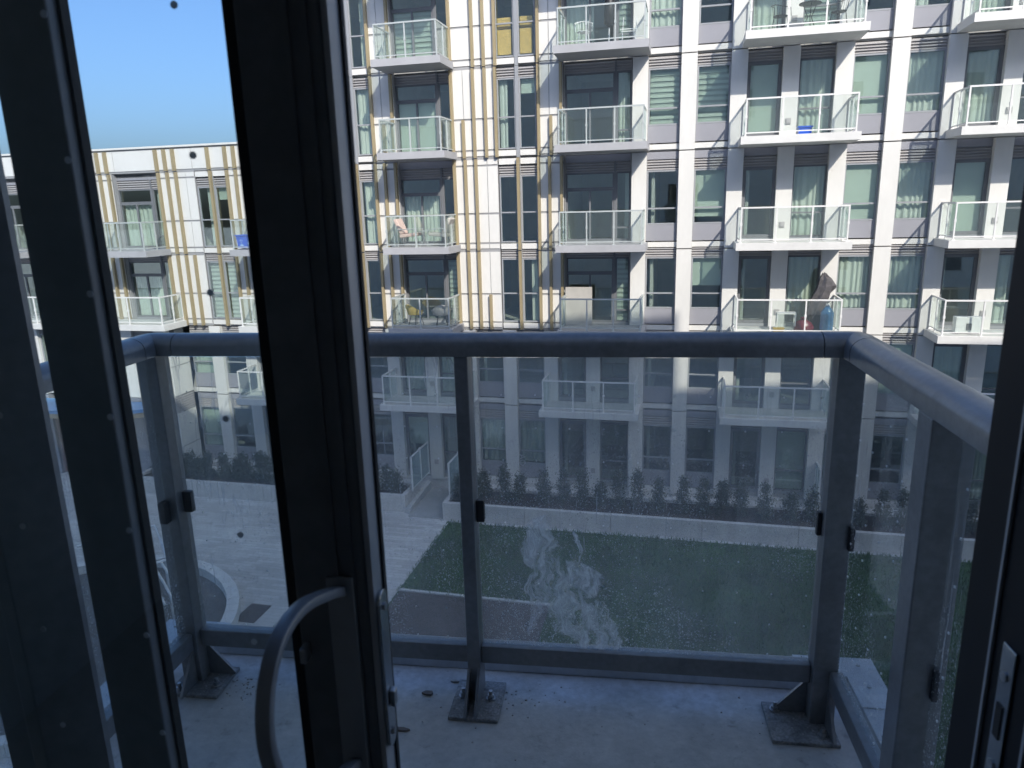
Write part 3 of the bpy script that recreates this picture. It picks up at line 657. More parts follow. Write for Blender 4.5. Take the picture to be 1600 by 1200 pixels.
ORD = 'first second third fourth fifth sixth seventh eighth ninth tenth eleventh twelfth thirteenth fourteenth fifteenth sixteenth seventeenth eighteenth nineteenth twentieth'.split()
ORD += ['twenty-' + q for q in ORD[:9]] + ['thirtieth'] + ['thirty-' + q for q in ORD[:9]]
def shrub(x, y, h, w, label, group, seed):
    r = random.Random(seed); z0 = G + 0.5
    t = thing("shrub", label, "shrub", (x, y, z0), group=group)
    st = MB()
    for i in range(4):
        a = r.uniform(0, 6.28); st.tube([(x, y, z0), (x + math.cos(a) * w * 0.2, y + math.sin(a) * w * 0.2, z0 + h * 0.45), (x + math.cos(a) * w * 0.35, y + math.sin(a) * w * 0.3, z0 + h * 0.85)], [0.014, 0.009, 0.004], 5)
    st.build("stem", M['stem'], t)
    mb = MB()
    cl = []
    for i in range(32):
        f = r.random(); rad = w * 0.5 * (1 - 0.75 * f ** 1.6) * r.uniform(0.55, 1.05); a = r.uniform(0, 6.28)
        cl.append((x + math.cos(a) * rad, y + math.sin(a) * rad, z0 + 0.10 + f * h * 0.88, r.uniform(0.05, 0.11)))
    for i in range(6): a = r.uniform(0, 6.28); cl.append((x + math.cos(a) * w * 0.22, y + math.sin(a) * w * 0.22, z0 + h * r.uniform(0.85, 1.08), 0.035))
    for (cx, cy, cz, cr_) in cl:
        for j in range(44 if cr_ > 0.04 else 16):
            p = Vector((cx + r.gauss(0, cr_), cy + r.gauss(0, cr_), cz + r.gauss(0, cr_ * 1.3)))
            d = Vector((r.gauss(0, 1), r.gauss(0, 1), r.gauss(0.6, 1))).normalized(); q = d.orthogonal().normalized() * r.uniform(0.012, 0.02); l = r.uniform(0.04, 0.075)
            n = len(mb.v); mb.v += [tuple(p - d * l * 0.5), tuple(p + q), tuple(p + d * l * 0.6), tuple(p - q)]; mb.f.append((n, n + 1, n + 2, n + 3))
    mb.build("foliage", M['leaf'], t)
sd = 100; sn = 0
x = -5.95
while x < 13:
    sd += 1; r = random.Random(sd)
    shrub(x + r.uniform(-.1, .1), 22.75 + r.uniform(-.12, .12), r.uniform(0.74, 1.28), r.uniform(0.34, 0.5), "small dark evergreen shrub behind the lawn, " + ORD[sn] + " of the spaced row counting from the walkway", "shrubs in the planter behind the lawn", sd); x += 0.66; sn += 1
for (px, py, wh) in ((-7.45, 22.5, 'nearest the walkway'), (-7.15, 22.9, 'in the middle'), (-6.85, 22.45, 'at the front right'), (-7.4, 23.15, 'at the back by the glass screen'), (-6.75, 23.0, 'at the back right'), (-7.0, 22.2, 'closest to the planter front wall')):
    sd += 1; shrub(px, py, 0.85, 0.5, "dark shrub " + wh + " of the walkway corner clump", "shrubs clumped at the walkway corner", sd)
x = -19.8; sn = 0
while x < -9.7:
    sd += 1; r = random.Random(sd)
    shrub(x + r.uniform(-.08, .08), 22.85 + r.uniform(-.2, .2), r.uniform(0.75, 1.1), r.uniform(0.45, 0.6), "dark bushy shrub, " + ORD[21 - sn] + " of the close row in the left planter counting from the walkway", "shrubs in the left planter", sd); x += 0.47; sn += 1
def screen(x, y0, y1, z0, label):
    t = thing("privacy_screen", label, "screen", (x, (y0 + y1) / 2, z0), group="glass privacy screens between patios"); zt = -8.55
    f = MB(); ym = (y0 + y1) / 2
    f.box(x - 0.025, x + 0.025, y0, y1, zt - 0.04, zt); f.box(x - 0.02, x + 0.02, y0, y1, z0 + 0.06, z0 + 0.09)
    for q in (y0, ym, y1 - 0.05): f.box(x - 0.026, x + 0.026, q - 0.001, q + 0.051, z0, zt + (0.05 if q == ym else 0.001))
    f.build("screen_frame", M['railwhite'], t)
    piece("frosted_pane", x - 0.006, x + 0.006, y0 + 0.06, ym - 0.01, z0 + 0.1, zt - 0.045, M['frost'], t)
    piece("frosted_pane", x - 0.006, x + 0.006, ym + 0.06, y1 - 0.06, z0 + 0.1, zt - 0.045, M['frost'], t)
screen(-9.30, 22.75, 24.52, -9.83, "glass privacy screen on the left edge of the walkway")
screen(-7.78, 22.35, 24.52, -9.83, "glass privacy screen on the right edge of the walkway beside the clump of shrubs")
screen(-1.72, 23.68, 24.5, -10.12, "glass privacy screen behind the middle of the shrub row")
screen(4.35, 23.68, 24.5, -10.12, "glass privacy screen behind the right end of the shrub row")

# grass blades
gr = random.Random(5); mb = MB()
for i in range(60000):
    x = gr.uniform(-7.68, 9.5); y = gr.uniform(11.5, 21.78)
    if x < -3.25 and y < 17.1: continue
    if abs(x) > 0 and gr.random() < 0.15: continue
    h = gr.uniform(0.04, 0.15); a = gr.uniform(0, 6.28); w = gr.uniform(0.012, 0.022); l = gr.uniform(-0.05, 0.05)
    n = len(mb.v); z = G + 0.03
    mb.v += [(x - math.cos(a) * w, y - math.sin(a) * w, z), (x + math.cos(a) * w, y + math.sin(a) * w, z), (x + l, y + gr.uniform(-0.05, 0.05), z + h)]; mb.f.append((n, n + 1, n + 2))
tag(mb.build("grass", M['grass']), "short dark green grass of the courtyard lawn", "grass", None, 'stuff')
eg = MB().box(-7.6, -3.3, 17.10, 17.20, G, G + 0.075); tag(eg.build("lawn_edging", M['planterdark']), None, None, None, 'structure')

# round paved bed with bench, low left
cx, cy, rr = -15.0, 13.2, 4.0
rb = thing("round_bed", "round sunken bed with a pale curved kerb on the courtyard paving", "bed", (cx, cy, G))
k = MB(); n = 72
for (r0, r1, z1) in ((rr - 0.16, rr + 0.16, G + 0.30),):
    for i in range(n):
        a0 = 2 * math.pi * i / n; a1 = 2 * math.pi * (i + 0.97) / n
        q = len(k.v)
        for z in (G - 0.05, z1):
            for (rad, a) in ((r0, a0), (r1, a0), (r1, a1), (r0, a1)): k.v.append((cx + rad * math.cos(a), cy + rad * math.sin(a), z))
        k.f += [tuple(q + j for j in f) for f in ((0, 3, 2, 1), (4, 5, 6, 7), (0, 1, 5, 4), (1, 2, 6, 5), (2, 3, 7, 6), (3, 0, 4, 7))]
k.build("kerb", M['kerbm'], rb)
k = MB(); k.v = [(cx + (rr + 0.3) * math.cos(2 * math.pi * i / n), cy + (rr + 0.3) * math.sin(2 * math.pi * i / n), G + 0.012) for i in range(n)]; k.f = [tuple(range(n))]
k.v += [(cx + (rr - 0.16) * math.cos(2 * math.pi * i / n), cy + (rr - 0.16) * math.sin(2 * math.pi * i / n), G + 0.04) for i in range(n)]; k.f = [tuple(range(n, 2 * n))]
k.build("inner_paving", M['innerpave'], rb)
pg = thing("pergola", "silver slatted pergola standing over the edge of the round bed", "pergola", (-12.0, 13.4, G))
pb = Vector((0.6, 0.8, 0)); pd = Vector((0.8, -0.6, 0)); pc = Vector((-12.35, 12.95, -8.0))
for off in (-0.09, 0.09):
    MB().tube([tuple(pc + pd * off - pb * 0.8), tuple(pc + pd * off + pb * 0.8)], 0.035, 6).build("beam", M['silver'], pg)
for q in (-0.7, 0.7):
    f = pc + pb * q; MB().tube([(f.x, f.y, G), (f.x, f.y, -8.04)], 0.05, 8).build("post", M['silver'], pg)
for sgn, n, L_ in ((1, 9, 1.75), (-1, 7, 2.1)):
    for i in range(n):
        q = -0.75 + 1.5 * i / (n - 1); a = pc + pb * q + pd * sgn * 0.14; b2 = pc + pb * (q + (0.0 if sgn > 0 else 0.25)) + pd * sgn * L_ + Vector((0, 0, -0.25 if sgn > 0 else 0.05))
        MB().tube([tuple(a), tuple((a + b2) / 2 + Vector((0, 0, 0.06))), tuple(b2)], 0.03, 5).build("slat", M['silver'], pg)
e = pc + pd * -2.1 + Vector((0, 0, .05)); MB().tube([tuple(e - pb * 0.8), tuple(e + pb * 1.0)], 0.03, 6).build("beam", M['silver'], pg)
sq = MB().box(-11.35, -10.75, 14.9, 15.75, G + 0.004, G + 0.02); tag(sq.build("drain_cover", M['mulch'], None), "square brown cover set in the paving beside the round bed", "cover")

# ------------------------------------------------------------------ things on the balconies opposite
def fl(li): return LV[li] + 0.22
def bistro_chair(x, y, z, rz, label, m, group=None):
    t = thing("bistro_chair", label, "chair", (x, y, z), group=group); t.rotation_euler = (0, 0, rz)
    MB().lathe((x, y, z + 0.43), [(0.2, 0), (0.21, 0.012), (0.2, 0.022)], 14).build("seat", m, t)
    for a in (45, 135, 225, 315):
        c, s = math.cos(R(a)), math.sin(R(a)); MB().tube([(x + c * 0.18, y + s * 0.18, z + 0.43), (x + c * 0.25, y + s * 0.25, z)], 0.012, 5).build("leg", m, t)
    bk = MB(); arc = [(x + 0.27 * math.cos(R(a)), y + 0.27 * math.sin(R(a)), z + 0.82 - 0.16 * abs(a - 90) / 110) for a in range(-20, 201, 20)]
    bk.tube([(x + .25, y - .15, z + .43)] + arc + [(x - .25, y - .15, z + .43)], 0.012, 5)
    for a in (50, 70, 90, 110, 130): bk.tube([(x + 0.2 * math.cos(R(a)), y + 0.2 * math.sin(R(a)), z + 0.44), (x + 0.27 * math.cos(R(a)), y + 0.27 * math.sin(R(a)), z + 0.80)], 0.007, 4)
    bk.build("backrest", m, t)
z = fl(5)
bistro_chair(2.35, 23.9, z, R(20), "black metal bistro chair left of the small table on the top white balcony", M['black'])
bistro_chair(3.9, 23.9, z, R(-60), "black metal bistro chair right of the small table on the top white balcony", M['black'])
t = thing("bistro_table", "small round black bistro table between two chairs on the top white balcony", "table", (3.15, 24.0, z))
MB().lathe((3.15, 24.0, z + 0.72), [(0.3, 0), (0.31, 0.015), (0.3, 0.03)], 18).build("table_top", M['black'], t)
for a in (30, 150, 270):
    c, s = math.cos(R(a)), math.sin(R(a)); MB().tube([(3.15 + c * .2, 24 + s * .2, z + .72), (3.15 + c * .06, 24 + s * .06, z + .38), (3.15 + c * .25, 24 + s * .25, z)], 0.013, 5).build("leg", M['black'], t)
bistro_chair(-3.3, 23.9, z, R(10), "white metal garden chair on the top grey balcony beside a folded parasol", M['plastic'])
t = thing("folded_parasol", "folded black parasol standing on the top grey balcony", "parasol", (-2.55, 24.05, z))
MB().tube([(-2.55, 24.05, z + 0.04), (-2.5, 24.05, z + 2.1)], 0.02, 6).build("pole", M['silver'], t)
MB().lathe((-2.53, 24.05, z + 0.55), [(0.05, 0), (0.17, 0.1), (0.16, 0.6), (0.09, 1.2), (0.02, 1.5)], 10).build("canopy", M['black'], t, smooth=True)
MB().lathe((-2.55, 24.05, z), [(0.2, 0), (0.2, 0.05), (0.05, 0.07)], 12).build("base", M['greyplastic'], t)
t = thing("drying_rack", "small wire drying rack on the top grey balcony", "rack", (-1.95, 24.1, z))
MB().box(-2.2, -1.7, 24.0, 24.03, z + .45, z + .47).box(-2.2, -1.7, 24.3, 24.33, z + .45, z + .47).build("top_bar", M['plastic'], t)
for s in (-2.15, -1.75): MB().tube([(s, 23.95, z), (s + .02, 24.3, z + .85)], .01, 5).tube([(s, 24.35, z), (s, 24.0, z + .5)], .01, 5).build("leg", M['silver'], t)
tag(MB().box(3.0, 3.35, 23.55, 23.85, fl(4), fl(4) + 0.22).box(2.97, 3.38, 23.52, 23.88, fl(4) + 0.2, fl(4) + 0.24).build("storage_crate", M['bin'], None, origin=(3.15, 23.7, fl(4))), "small blue crate on the second white balcony from the top", "crate")
def lounge_chair(x, y, z, flip, label, cm):
    t = thing("lounge_chair", label, "chair", (x, y, z), group=None); s = -1 if flip else 1
    f = MB()
    for yy in (y - 0.3, y + 0.3):
        f.tube([(x - 0.33 * s, yy, z), (x - 0.33 * s, yy, z + 0.58), (x + 0.36 * s, yy, z + 0.58), (x + 0.36 * s, yy, z)], 0.018, 5)
    f.build("frame", M['railgrey'], t)
    MB().prism([(x - 0.28 * s, z + 0.3), (x + 0.34 * s, z + 0.36), (x + 0.34 * s, z + 0.47), (x - 0.28 * s, z + 0.42)], 'y', y - 0.27, y + 0.27).build("seat_cushion", cm, t, bevel=0.03)
    MB().prism([(x - 0.26 * s, z + 0.42), (x - 0.14 * s, z + 0.45), (x - 0.36 * s, z + 0.95), (x - 0.48 * s, z + 0.90)], 'y', y - 0.27, y + 0.27).build("back_cushion", cm, t, bevel=0.03)
lounge_chair(-9.3, 23.95, fl(3), False, "lounge chair with a pink back cushion, left of two on the grey balcony", M['cushion'])
lounge_chair(-8.2, 23.95, fl(3), True, "lounge chair with a pale cushion, right of two on the grey balcony", M['beige'])
t = thing("side_table", "small crossed-leg side table between the two lounge chairs", "table", (-8.75, 23.9, fl(3)))
MB().lathe((-8.75, 23.9, fl(3) + .5), [(.2, 0), (.2, .025)], 12).build("table_top", M['railgrey'], t)
MB().tube([(-8.93, 23.9, fl(3)), (-8.6, 23.9, fl(3) + .5)], .012, 5).tube([(-8.57, 23.9, fl(3)), (-8.9, 23.9, fl(3) + .5)], .012, 5).build("leg_frame", M['railgrey'], t)
def tub_chair(x, y, z, m, rz, label):
    t = thing("tub_chair", label, "chair", (x, y, z)); t.rotation_euler = (0, 0, rz)
    MB().lathe((x, y, z + .36), [(.2, 0), (.27, .05), (.28, .09), (.2, .1)], 14).build("seat", M['beige'], t)
    b = MB(); n = 12; zt = [0.78 - 0.22 * abs(math.cos(R(-10 + 200 * i / n))) ** 2 for i in range(n + 1)]
    for i in range(n + 1):
        a = R(-10 + 200 * i / n); b.v += [(x + .27 * math.cos(a), y + .27 * math.sin(a), z + .40), (x + .36 * math.cos(a), y + .36 * math.sin(a), z + zt[i]), (x + .33 * math.cos(a), y + .33 * math.sin(a), z + zt[i]), (x + .24 * math.cos(a), y + .24 * math.sin(a), z + .40)]
    for i in range(n):
        for j in range(4): q = 4 * i; b.f.append((q + j, q + 4 + j, q + 4 + (j + 1) % 4, q + (j + 1) % 4))
    b.build("backrest", m, t)
    for a in (45, 135, 225, 315): c, s = math.cos(R(a)), math.sin(R(a)); MB().tube([(x + c * .16, y + s * .16, z + .37), (x + c * .27, y + s * .27, z)], .014, 5).build("leg", M['black'], t)
tub_chair(-9.25, 23.95, fl(2), M['rattan'], R(150), "yellow rattan tub chair on the balcony just above the near railing")
tub_chair(-8.3, 23.95, fl(2), M['louver'], R(200), "grey upholstered tub chair on the balcony just above the near railing")
bd = MB().box(-4.0, -3.1, 24.36, 24.40, fl(2), fl(2) + 1.3); tag(bd.build("white_board", M['beige'], None, origin=(-3.55, 24.38, fl(2))), "tall pale board leaning by the door of the dark railed balcony", "board")
z = fl(2)
t = thing("grill_cover", "silver and black tarpaulin draped over a tall grill on the white balcony", "cover", (4.0, 24.0, z))
g2 = MB(); n = 12; rg = random.Random(3)
prof = [(0.30, 0.35, -.22), (0.36, 0.7, -.12), (0.36, 1.05, 0.0), (0.33, 1.35, .10), (0.27, 1.6, .12), (0.10, 1.74, .05), (0.02, 1.76, .03)]
for (rad, zz, ox) in prof:
    for j in range(n):
        a = 2 * math.pi * j / n; q = 0.66 * rad * (1 + (0.18 if j % 2 else -0.12) * rg.uniform(.4, 1))
        if j in (0, 1) and 1.2 < zz < 1.5: q *= 1.65
        g2.v.append((4.0 + ox + q * math.cos(a), 24.0 + q * math.sin(a) * .7, z + zz + rg.uniform(-.05, .05)))
for i in range(len(prof) - 1):
    for j in range(n): l = (j + 1) % n; g2.f.append((i * n + j, i * n + l, (i + 1) * n + l, (i + 1) * n + j))
g2.f.append(tuple((len(prof) - 1) * n + j for j in range(n)))
g2.build("tarpaulin", M['tarp'], t); MB().box(3.7, 4.25, 23.85, 24.2, z, z + .5).build("grill_body", M['black'], t)
t = thing("water_bottle", "large blue water bottle at the right end of the cluttered white balcony", "bottle", (4.15, 23.55, z))
MB().lathe((4.15, 23.55, z), [(.17, 0), (.19, .05), (.19, .35), (.18, .37), (.19, .4), (.19, .62), (.1, .76), (.05, .82)], 16).build("bottle_body", M['bluewater'], t, smooth=True)
MB().lathe((4.15, 23.55, z + .82), [(.055, 0), (.055, .06)], 12).build("cap", M['plastic'], t)
t = thing("red_sack", "shiny dark red sack slumped on the cluttered white balcony", "sack", (3.5, 23.65, z))
sk = MB(); rg = random.Random(9)
pr = [(.05, 0), (.27, .03), (.30, .16), (.2, .3), (.07, .40), (.1, .46)]
for (rad, zz) in pr:
    for j in range(12): a = 2 * math.pi * j / 12; q = rad * rg.uniform(.8, 1.2); sk.v.append((3.5 + q * math.cos(a), 23.65 + q * math.sin(a) * .7, z + zz))
for i in range(5):
    for j in range(12): l = (j + 1) % 12; sk.f.append((i * 12 + j, i * 12 + l, (i + 1) * 12 + l, (i + 1) * 12 + j))
sk.f.append(tuple(60 + j for j in range(12))); sk.build("sack_body", M['red'], t, smooth=True); MB().lathe((3.5, 23.65, z + .39), [(.08, 0), (.08, .03)], 10).build("tie", M['black'], t)
t = thing("glass_tank", "open pale framed tank on the cluttered white balcony", "tank", (3.0, 23.75, z))
ff = MB()
for a in (2.72, 3.25):
    for b in (23.6, 23.92): ff.box(a, a + .03, b, b + .03, z, z + .55)
ff.box(2.72, 3.28, 23.595, 23.955, z + .552, z + .58).box(2.72, 3.28, 23.595, 23.955, z, z + .02).build("tank_frame", M['plastic'], t)
for b in (23.61, 23.935): piece("tank_pane", 2.755, 3.245, b, b + .006, z + .03, z + .54, M['railglass'], t)
tag(MB().box(2.62, 2.92, 23.4, 23.55, z, z + .13).box(2.6, 2.94, 23.38, 23.57, z + .131, z + .15).build("yellow_tub", M['yellow'], None, origin=(2.77, 23.47, z)), "flat yellow tub on the floor of the cluttered white balcony", "tub")
t = thing("outdoor_heater", "white air conditioner box on the balcony at the right edge", "air conditioner", (8.05, 23.75, fl(2)))
MB().box(7.7, 8.4, 23.6, 23.9, fl(2) + .04, fl(2) + .5).build("casing", M['plastic'], t, bevel=.01)
MB().box(7.98, 8.12, 23.585, 23.599, fl(2) + .12, fl(2) + .32).build("grille", M['darkframe'], t)
MB().box(7.75, 7.8, 23.62, 23.88, fl(2), fl(2) + .039).box(8.3, 8.35, 23.62, 23.88, fl(2), fl(2) + .039).build("foot", M['darkframe'], t)
# recycling bin and grey chair on the left wing's balcony
z = fl(3)
t = thing("recycling_bin", "bright blue recycling bin with pale printing on the left wing balcony", "bin", (-15.35, 23.55, z))
bn = MB(); A = [(-15.62, 23.42), (-15.06, 23.42), (-15.06, 23.75), (-15.62, 23.75)]
for (zz, e) in ((z + .06, 0), (z + .5, .035)):
    for (a, b) in A: bn.v.append((a + (e if a > -15.3 else -e), b + (e if b > 23.6 else -e), zz))
bn.f = [(0, 3, 2, 1), (0, 1, 5, 4), (1, 2, 6, 5), (2, 3, 7, 6), (3, 0, 4, 7)]
bn.build("bin_body", M['bin'], t)
MB().box(-15.68, -15.0, 23.36, 23.39, z + .48, z + .52).box(-15.68, -15.0, 23.78, 23.81, z + .48, z + .52).build("rim", M['bin'], t)
pm = MB()
for i in range(3):
    a0 = R(90 + i * 120); pts = [(-15.45 + .06 * math.cos(a0 + R(q)), z + .30 + .06 * math.sin(a0 + R(q))) for q in (15, 50, 85)]
    for (p, q) in zip(pts, pts[1:]): pm.prism([(p[0], p[1]), (q[0], q[1]), (-15.45 + (q[0] + 15.45) * .65, z + .3 + (q[1] - z - .3) * .65), (-15.45 + (p[0] + 15.45) * .65, z + .3 + (p[1] - z - .3) * .65)], 'y', 23.382, 23.386)
pm.build("recycling_mark", M['print'], t)
MB().box(-15.52, -15.38, 23.394, 23.398, z + .13, z + .16).box(-15.5, -15.4, 23.396, 23.40, z + .18, z + .2).box(-15.2, -15.11, 23.39, 23.394, z + .15, z + .28).build("print", M['print'], t)
t = thing("curved_chair", "grey chair with an arched back behind the blue recycling bin", "chair", (-14.95, 24.0, z))
MB().tube([(-15.3, 24, z), (-15.3, 24, z + .6), (-15.2, 24, z + .8), (-14.95, 24, z + .86), (-14.7, 24, z + .8), (-14.6, 24, z + .6), (-14.6, 24, z)], .05, 8).build("arched_frame", M['greyplastic'], t, smooth=True)
MB().box(-15.25, -14.65, 23.75, 24.05, z + .4, z + .45).build("seat", M['greyplastic'], t)

# ------------------------------------------------------------------ own building (behind the camera)
Ob = thing("own_building", "grey apartment block the photograph is taken from", "building", (0, 0.7, G), near=True)
def ob(name, x0, x1, y0, y1, z0, z1, m='ownwall'): return MB().box(x0, x1, y0, y1, z0, z1).build(name, M[m], Ob)
FL = -1.42; CE = 1.25
ob("facade_wall", -26, -1.30, 0.50, 0.74, G, 15.2); ob("facade_wall", 0.52, 2.9, 0.50, 0.74, G, 15.2)
ob("facade_wall", -1.298, 0.518, 0.50, 0.74, CE - 0.25, 15.2); ob("facade_wall", -1.298, 0.518, 0.50, 0.74, G, FL - 0.06)
ob("facade_wall", 2.902, 15.5, 0.50, 0.74, G, 17.8); ob("facade_wall", 15.502, 52, 0.50, 0.74, G, 15.2)
ob("roof", -26, 2.9, -14, 0.498, 14.9, 15.1); ob("roof", 2.902, 15.5, -14, 0.498, 17.5, 17.7); ob("roof", 15.502, 52, -14, 0.498, 14.9, 15.1)
ob("rear_wall", -26, 52, -14.3, -14.02, G, 15.1)
ob("room_floor", -1.7, 1.3, -2.3, 0.498, FL - 0.2, FL, 'infloor'); ob("room_ceiling", -1.7, 1.3, -2.3, 0.498, CE, CE + 0.2, 'inroom')
ob("room_wall", -1.85, -1.702, -2.3, 0.498, FL - 0.2, CE + 0.2, 'inroom'); ob("room_wall", 1.302, 1.45, -2.3, 0.498, FL - 0.2, CE + 0.2, 'inroom')
ob("room_wall", -1.85, 1.45, -2.45, -2.302, FL - 0.2, CE + 0.2, 'inroom')
for zz in (-7.3, -4.4, 4.4, 7.3, 10.2):
    for xx in range(-22, 24, 6): MB().box(xx, xx + 1.5, 0.742, 0.76, zz, zz + 1.9).build("own_window", M['darkframe'], Ob)

# own balcony floor
bf = thing("balcony_floor", "bare dusty concrete balcony floor with a metal edge trim", "floor", (-0.4, 1.4, FL), near=True, kind='structure')
SX0, SX1, SY1 = -1.50, 0.755, 2.045
fm = MB(); nx, ny = 48, 28; rg = random.Random(4)
for i in range(nx + 1):
    for j in range(ny + 1): fm.v.append((SX0 + (SX1 - SX0) * i / nx, 0.745 + (SY1 - 0.745) * j / ny, FL + rg.uniform(-.0012, .0012)))
for i in range(nx):
    for j in range(ny): q = i * (ny + 1) + j; fm.f.append((q, q + ny + 1, q + ny + 2, q + 1))
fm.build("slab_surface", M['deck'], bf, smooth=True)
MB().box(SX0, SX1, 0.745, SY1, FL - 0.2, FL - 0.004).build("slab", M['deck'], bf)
tw, th = 0.075, 0.055
MB().box(SX0 - .015, SX1 + .015, SY1 - tw, SY1 + .015, FL + .002, FL + th).build("edge_trim", M['flash'], bf, bevel=.003)
MB().box(SX1 - tw, SX1 + .015, 0.75, SY1 - tw - .002, FL + .002, FL + th).build("edge_trim", M['flash'], bf, bevel=.003)
MB().box(SX0 - .015, SX0 + tw, 0.75, SY1 - tw - .002, FL + .002, FL + th).build("edge_trim", M['flash'], bf, bevel=.003)
for s, xa in ((1, SX1), (-1, SX0)):
    e = xa + .018 * s; i2 = xa - (tw + .002) * s; i3 = xa - .21 * s
    MB().prism([(i3, SY1 + .018), (e, SY1 + .018), (e, SY1 - .21), (i2, SY1 - .21), (i2, SY1 - tw - .002), (i3, SY1 - tw - .002)], 'z', FL + th + .0005, FL + th + .003).build("corner_plate", M['flash'], bf)
    for (a, b) in ((xa - .15 * s, SY1 - .03), (xa - .03 * s, SY1 - .12), (xa - .03 * s, SY1 - .42), (xa - .03 * s, SY1 - .02)):
        MB().lathe((a, b, FL + th + .003), [(.007, 0), (.006, .004)], 8).build("screw", M['bolt'], bf)

# ------------------------------------------------------------------ railing
rl = thing("balcony_railing", "charcoal metal balcony railing with dusty glass panes around the near balcony", "railing", (-0.35, 1.84, FL), near=True)
RX0, RX1, RY = -1.285, 0.585, 1.845       # centre lines
zb_, zt_ = -0.379, -0.322
def rail_prof(w=0.041):
    pts = [(-w, zb_), (w, zb_), (w, zb_ + .026)]
    for i in range(1, 10): a = math.pi * i / 10; pts.append((w * math.cos(a), zb_ + .026 + (zt_ - zb_ - .026) * math.sin(a)))
    pts.append((-w, zb_ + .026)); return pts
def sweep(path, grow=0.0):
    """extrude the rail section along a mitred horizontal path"""
    mb = MB(); pr = [(u * (1 + grow), zz + (grow * .02 if zz > -.35 else -grow * .02)) for (u, zz) in rail_prof()]; k = len(pr)
    P = [Vector((a, b)) for (a, b) in path]
    for i, p in enumerate(P):
        d0 = (p - P[i - 1]).normalized() if i else (P[1] - P[0]).normalized(); d1 = (P[i + 1] - p).normalized() if i < len(P) - 1 else d0
        n0 = Vector((d0.y, -d0.x)); n1 = Vector((d1.y, -d1.x)); nn = (n0 + n1).normalized(); sc = 1 / max(.3, nn.dot(n0))
        for (u, zz) in pr: mb.v.append((p.x + nn.x * u * sc, p.y + nn.y * u * sc, zz))
    for i in range(len(P) - 1):
        for j in range(k): l = (j + 1) % k; mb.f.append((i * k + j, i * k + l, (i + 1) * k + l, (i + 1) * k + j))
    mb.f.append(tuple(range(k))); mb.f.append(tuple((len(P) - 1) * k + j for j in reversed(range(k))))
    return mb
E_ = 0.085
def smooth_ang(o):
    o.data.polygons.foreach_set("use_smooth", [True] * len(o.data.polygons)); md = o.modifiers.new("edges", 'EDGE_SPLIT'); md.split_angle = R(35); return o
smooth_ang(sweep([(RX0 + E_ + .002, RY), (RX1 - E_ - .002, RY)]).build("top_rail", M['rail'], rl))
smooth_ang(sweep([(RX1, RY - E_ - .002), (RX1, 0.745)]).build("top_rail", M['rail'], rl))
smooth_ang(sweep([(RX0, RY - E_ - .002), (RX0, 0.745)]).build("top_rail", M['rail'], rl))
for (xx, s) in ((RX0, 1), (RX1, -1)):
    pth = [(xx + E_ * s, RY), (xx + .018 * s, RY), (xx + .004 * s, RY - .004), (xx, RY - .018), (xx, RY - E_)]
    smooth_ang(sweep(pth, 0.012).build("rail_elbow", M['rail'], rl))
def post(x0, x1, y0, y1, gus, name="post"):
    p = MB().box(x0, x1, y0, y1, FL + .012, zb_ - .001).build(name, M['rail'], rl, bevel=.003)
    # thin groove lines of the extrusion
    cx_, cy_ = (x0 + x1) / 2, (y0 + y1) / 2
    for (gx, gy) in gus:
        t = .008; L_ = .085; H_ = .12
        if gx:
            a = x1 if gx > 0 else x0
            MB().prism([(a, FL + .013), (a + gx * L_, FL + .013), (a + gx * L_, FL + .02), (a, FL + H_)], 'y', cy_ - t / 2 + .018, cy_ + t / 2 + .018).build("gusset", M['rail'], p)
        if gy:
            a = y1 if gy > 0 else y0
            for xo in ((x0 + .004, x1 - .004) if x1 - x0 < .05 else (cx_ + .012,)):
                MB().prism([(a, FL + .013), (a + gy * L_, FL + .013), (a + gy * L_, FL + .02), (a, FL + H_)], 'x', xo - t / 2, xo + t / 2).build("gusset", M['rail'], p)
    return p
def base(p, x0, x1, y0, y1, bolts):
    MB().box(x0, x1, y0, y1, FL + .001, FL + .012).build("base_plate", M['steel'], p, bevel=.002)
    for (a, b) in bolts:
        MB().lathe((a, b, FL + .0125), [(.014, 0), (.014, .003)], 12).lathe((a, b, FL + .016), [(.010, 0), (.010, .010)], 6).lathe((a, b, FL + .0265), [(.006, 0), (.0055, .012)], 8).build("anchor_bolt", M['bolt'], p)
pL = post(-1.316, -1.254, 1.812, 1.874, [(1, 0), (0, -1)]); base(pL, -1.335, -1.175, 1.75, 1.895, [(-1.20, 1.80), (-1.30, 1.765)])
pM = post(-0.415, -0.378, 1.812, 1.885, [(0, -1)]); base(pM, -0.462, -0.318, 1.735, 1.905, [(-0.435, 1.83), (-0.352, 1.825)])
pR = post(0.537, 0.602, 1.812, 1.874, [(-1, 0), (0, -1)]); base(pR, 0.425, 0.600, 1.735, 1.895, [(0.455, 1.86), (0.56, 1.765)])
pS = post(0.545, 0.622, 1.295, 1.357, [(0, -1)]); base(pS, 0.50, 0.640, 1.2, 1.38, [(0.52, 1.33), (0.52, 1.23)])
def bar(x0, x1, y0, y1): MB().box(x0, x1, y0, y1, -1.296, -1.241).build("bottom_rail", M['rail'], rl, bevel=.003)
bar(-1.2535, -0.4155, 1.832, 1.872); bar(-0.3775, 0.5365, 1.832, 1.872)
bar(0.578, 0.612, 1.3575, 1.8115); bar(0.578, 0.612, 0.76, 1.2945); bar(-1.305, -1.265, 0.76, 1.8115)
def pane(x0, x1, y0, y1, z0, z1, m):
    """glass with its origin in the low left corner, so the dirt sits in pane metres"""
    return MB().box(x0, x1, y0, y1, z0, z1).build("glass_pane", M[m], rl, at=(x0, y0, z0))
gz0, gz1 = -1.24, -0.39
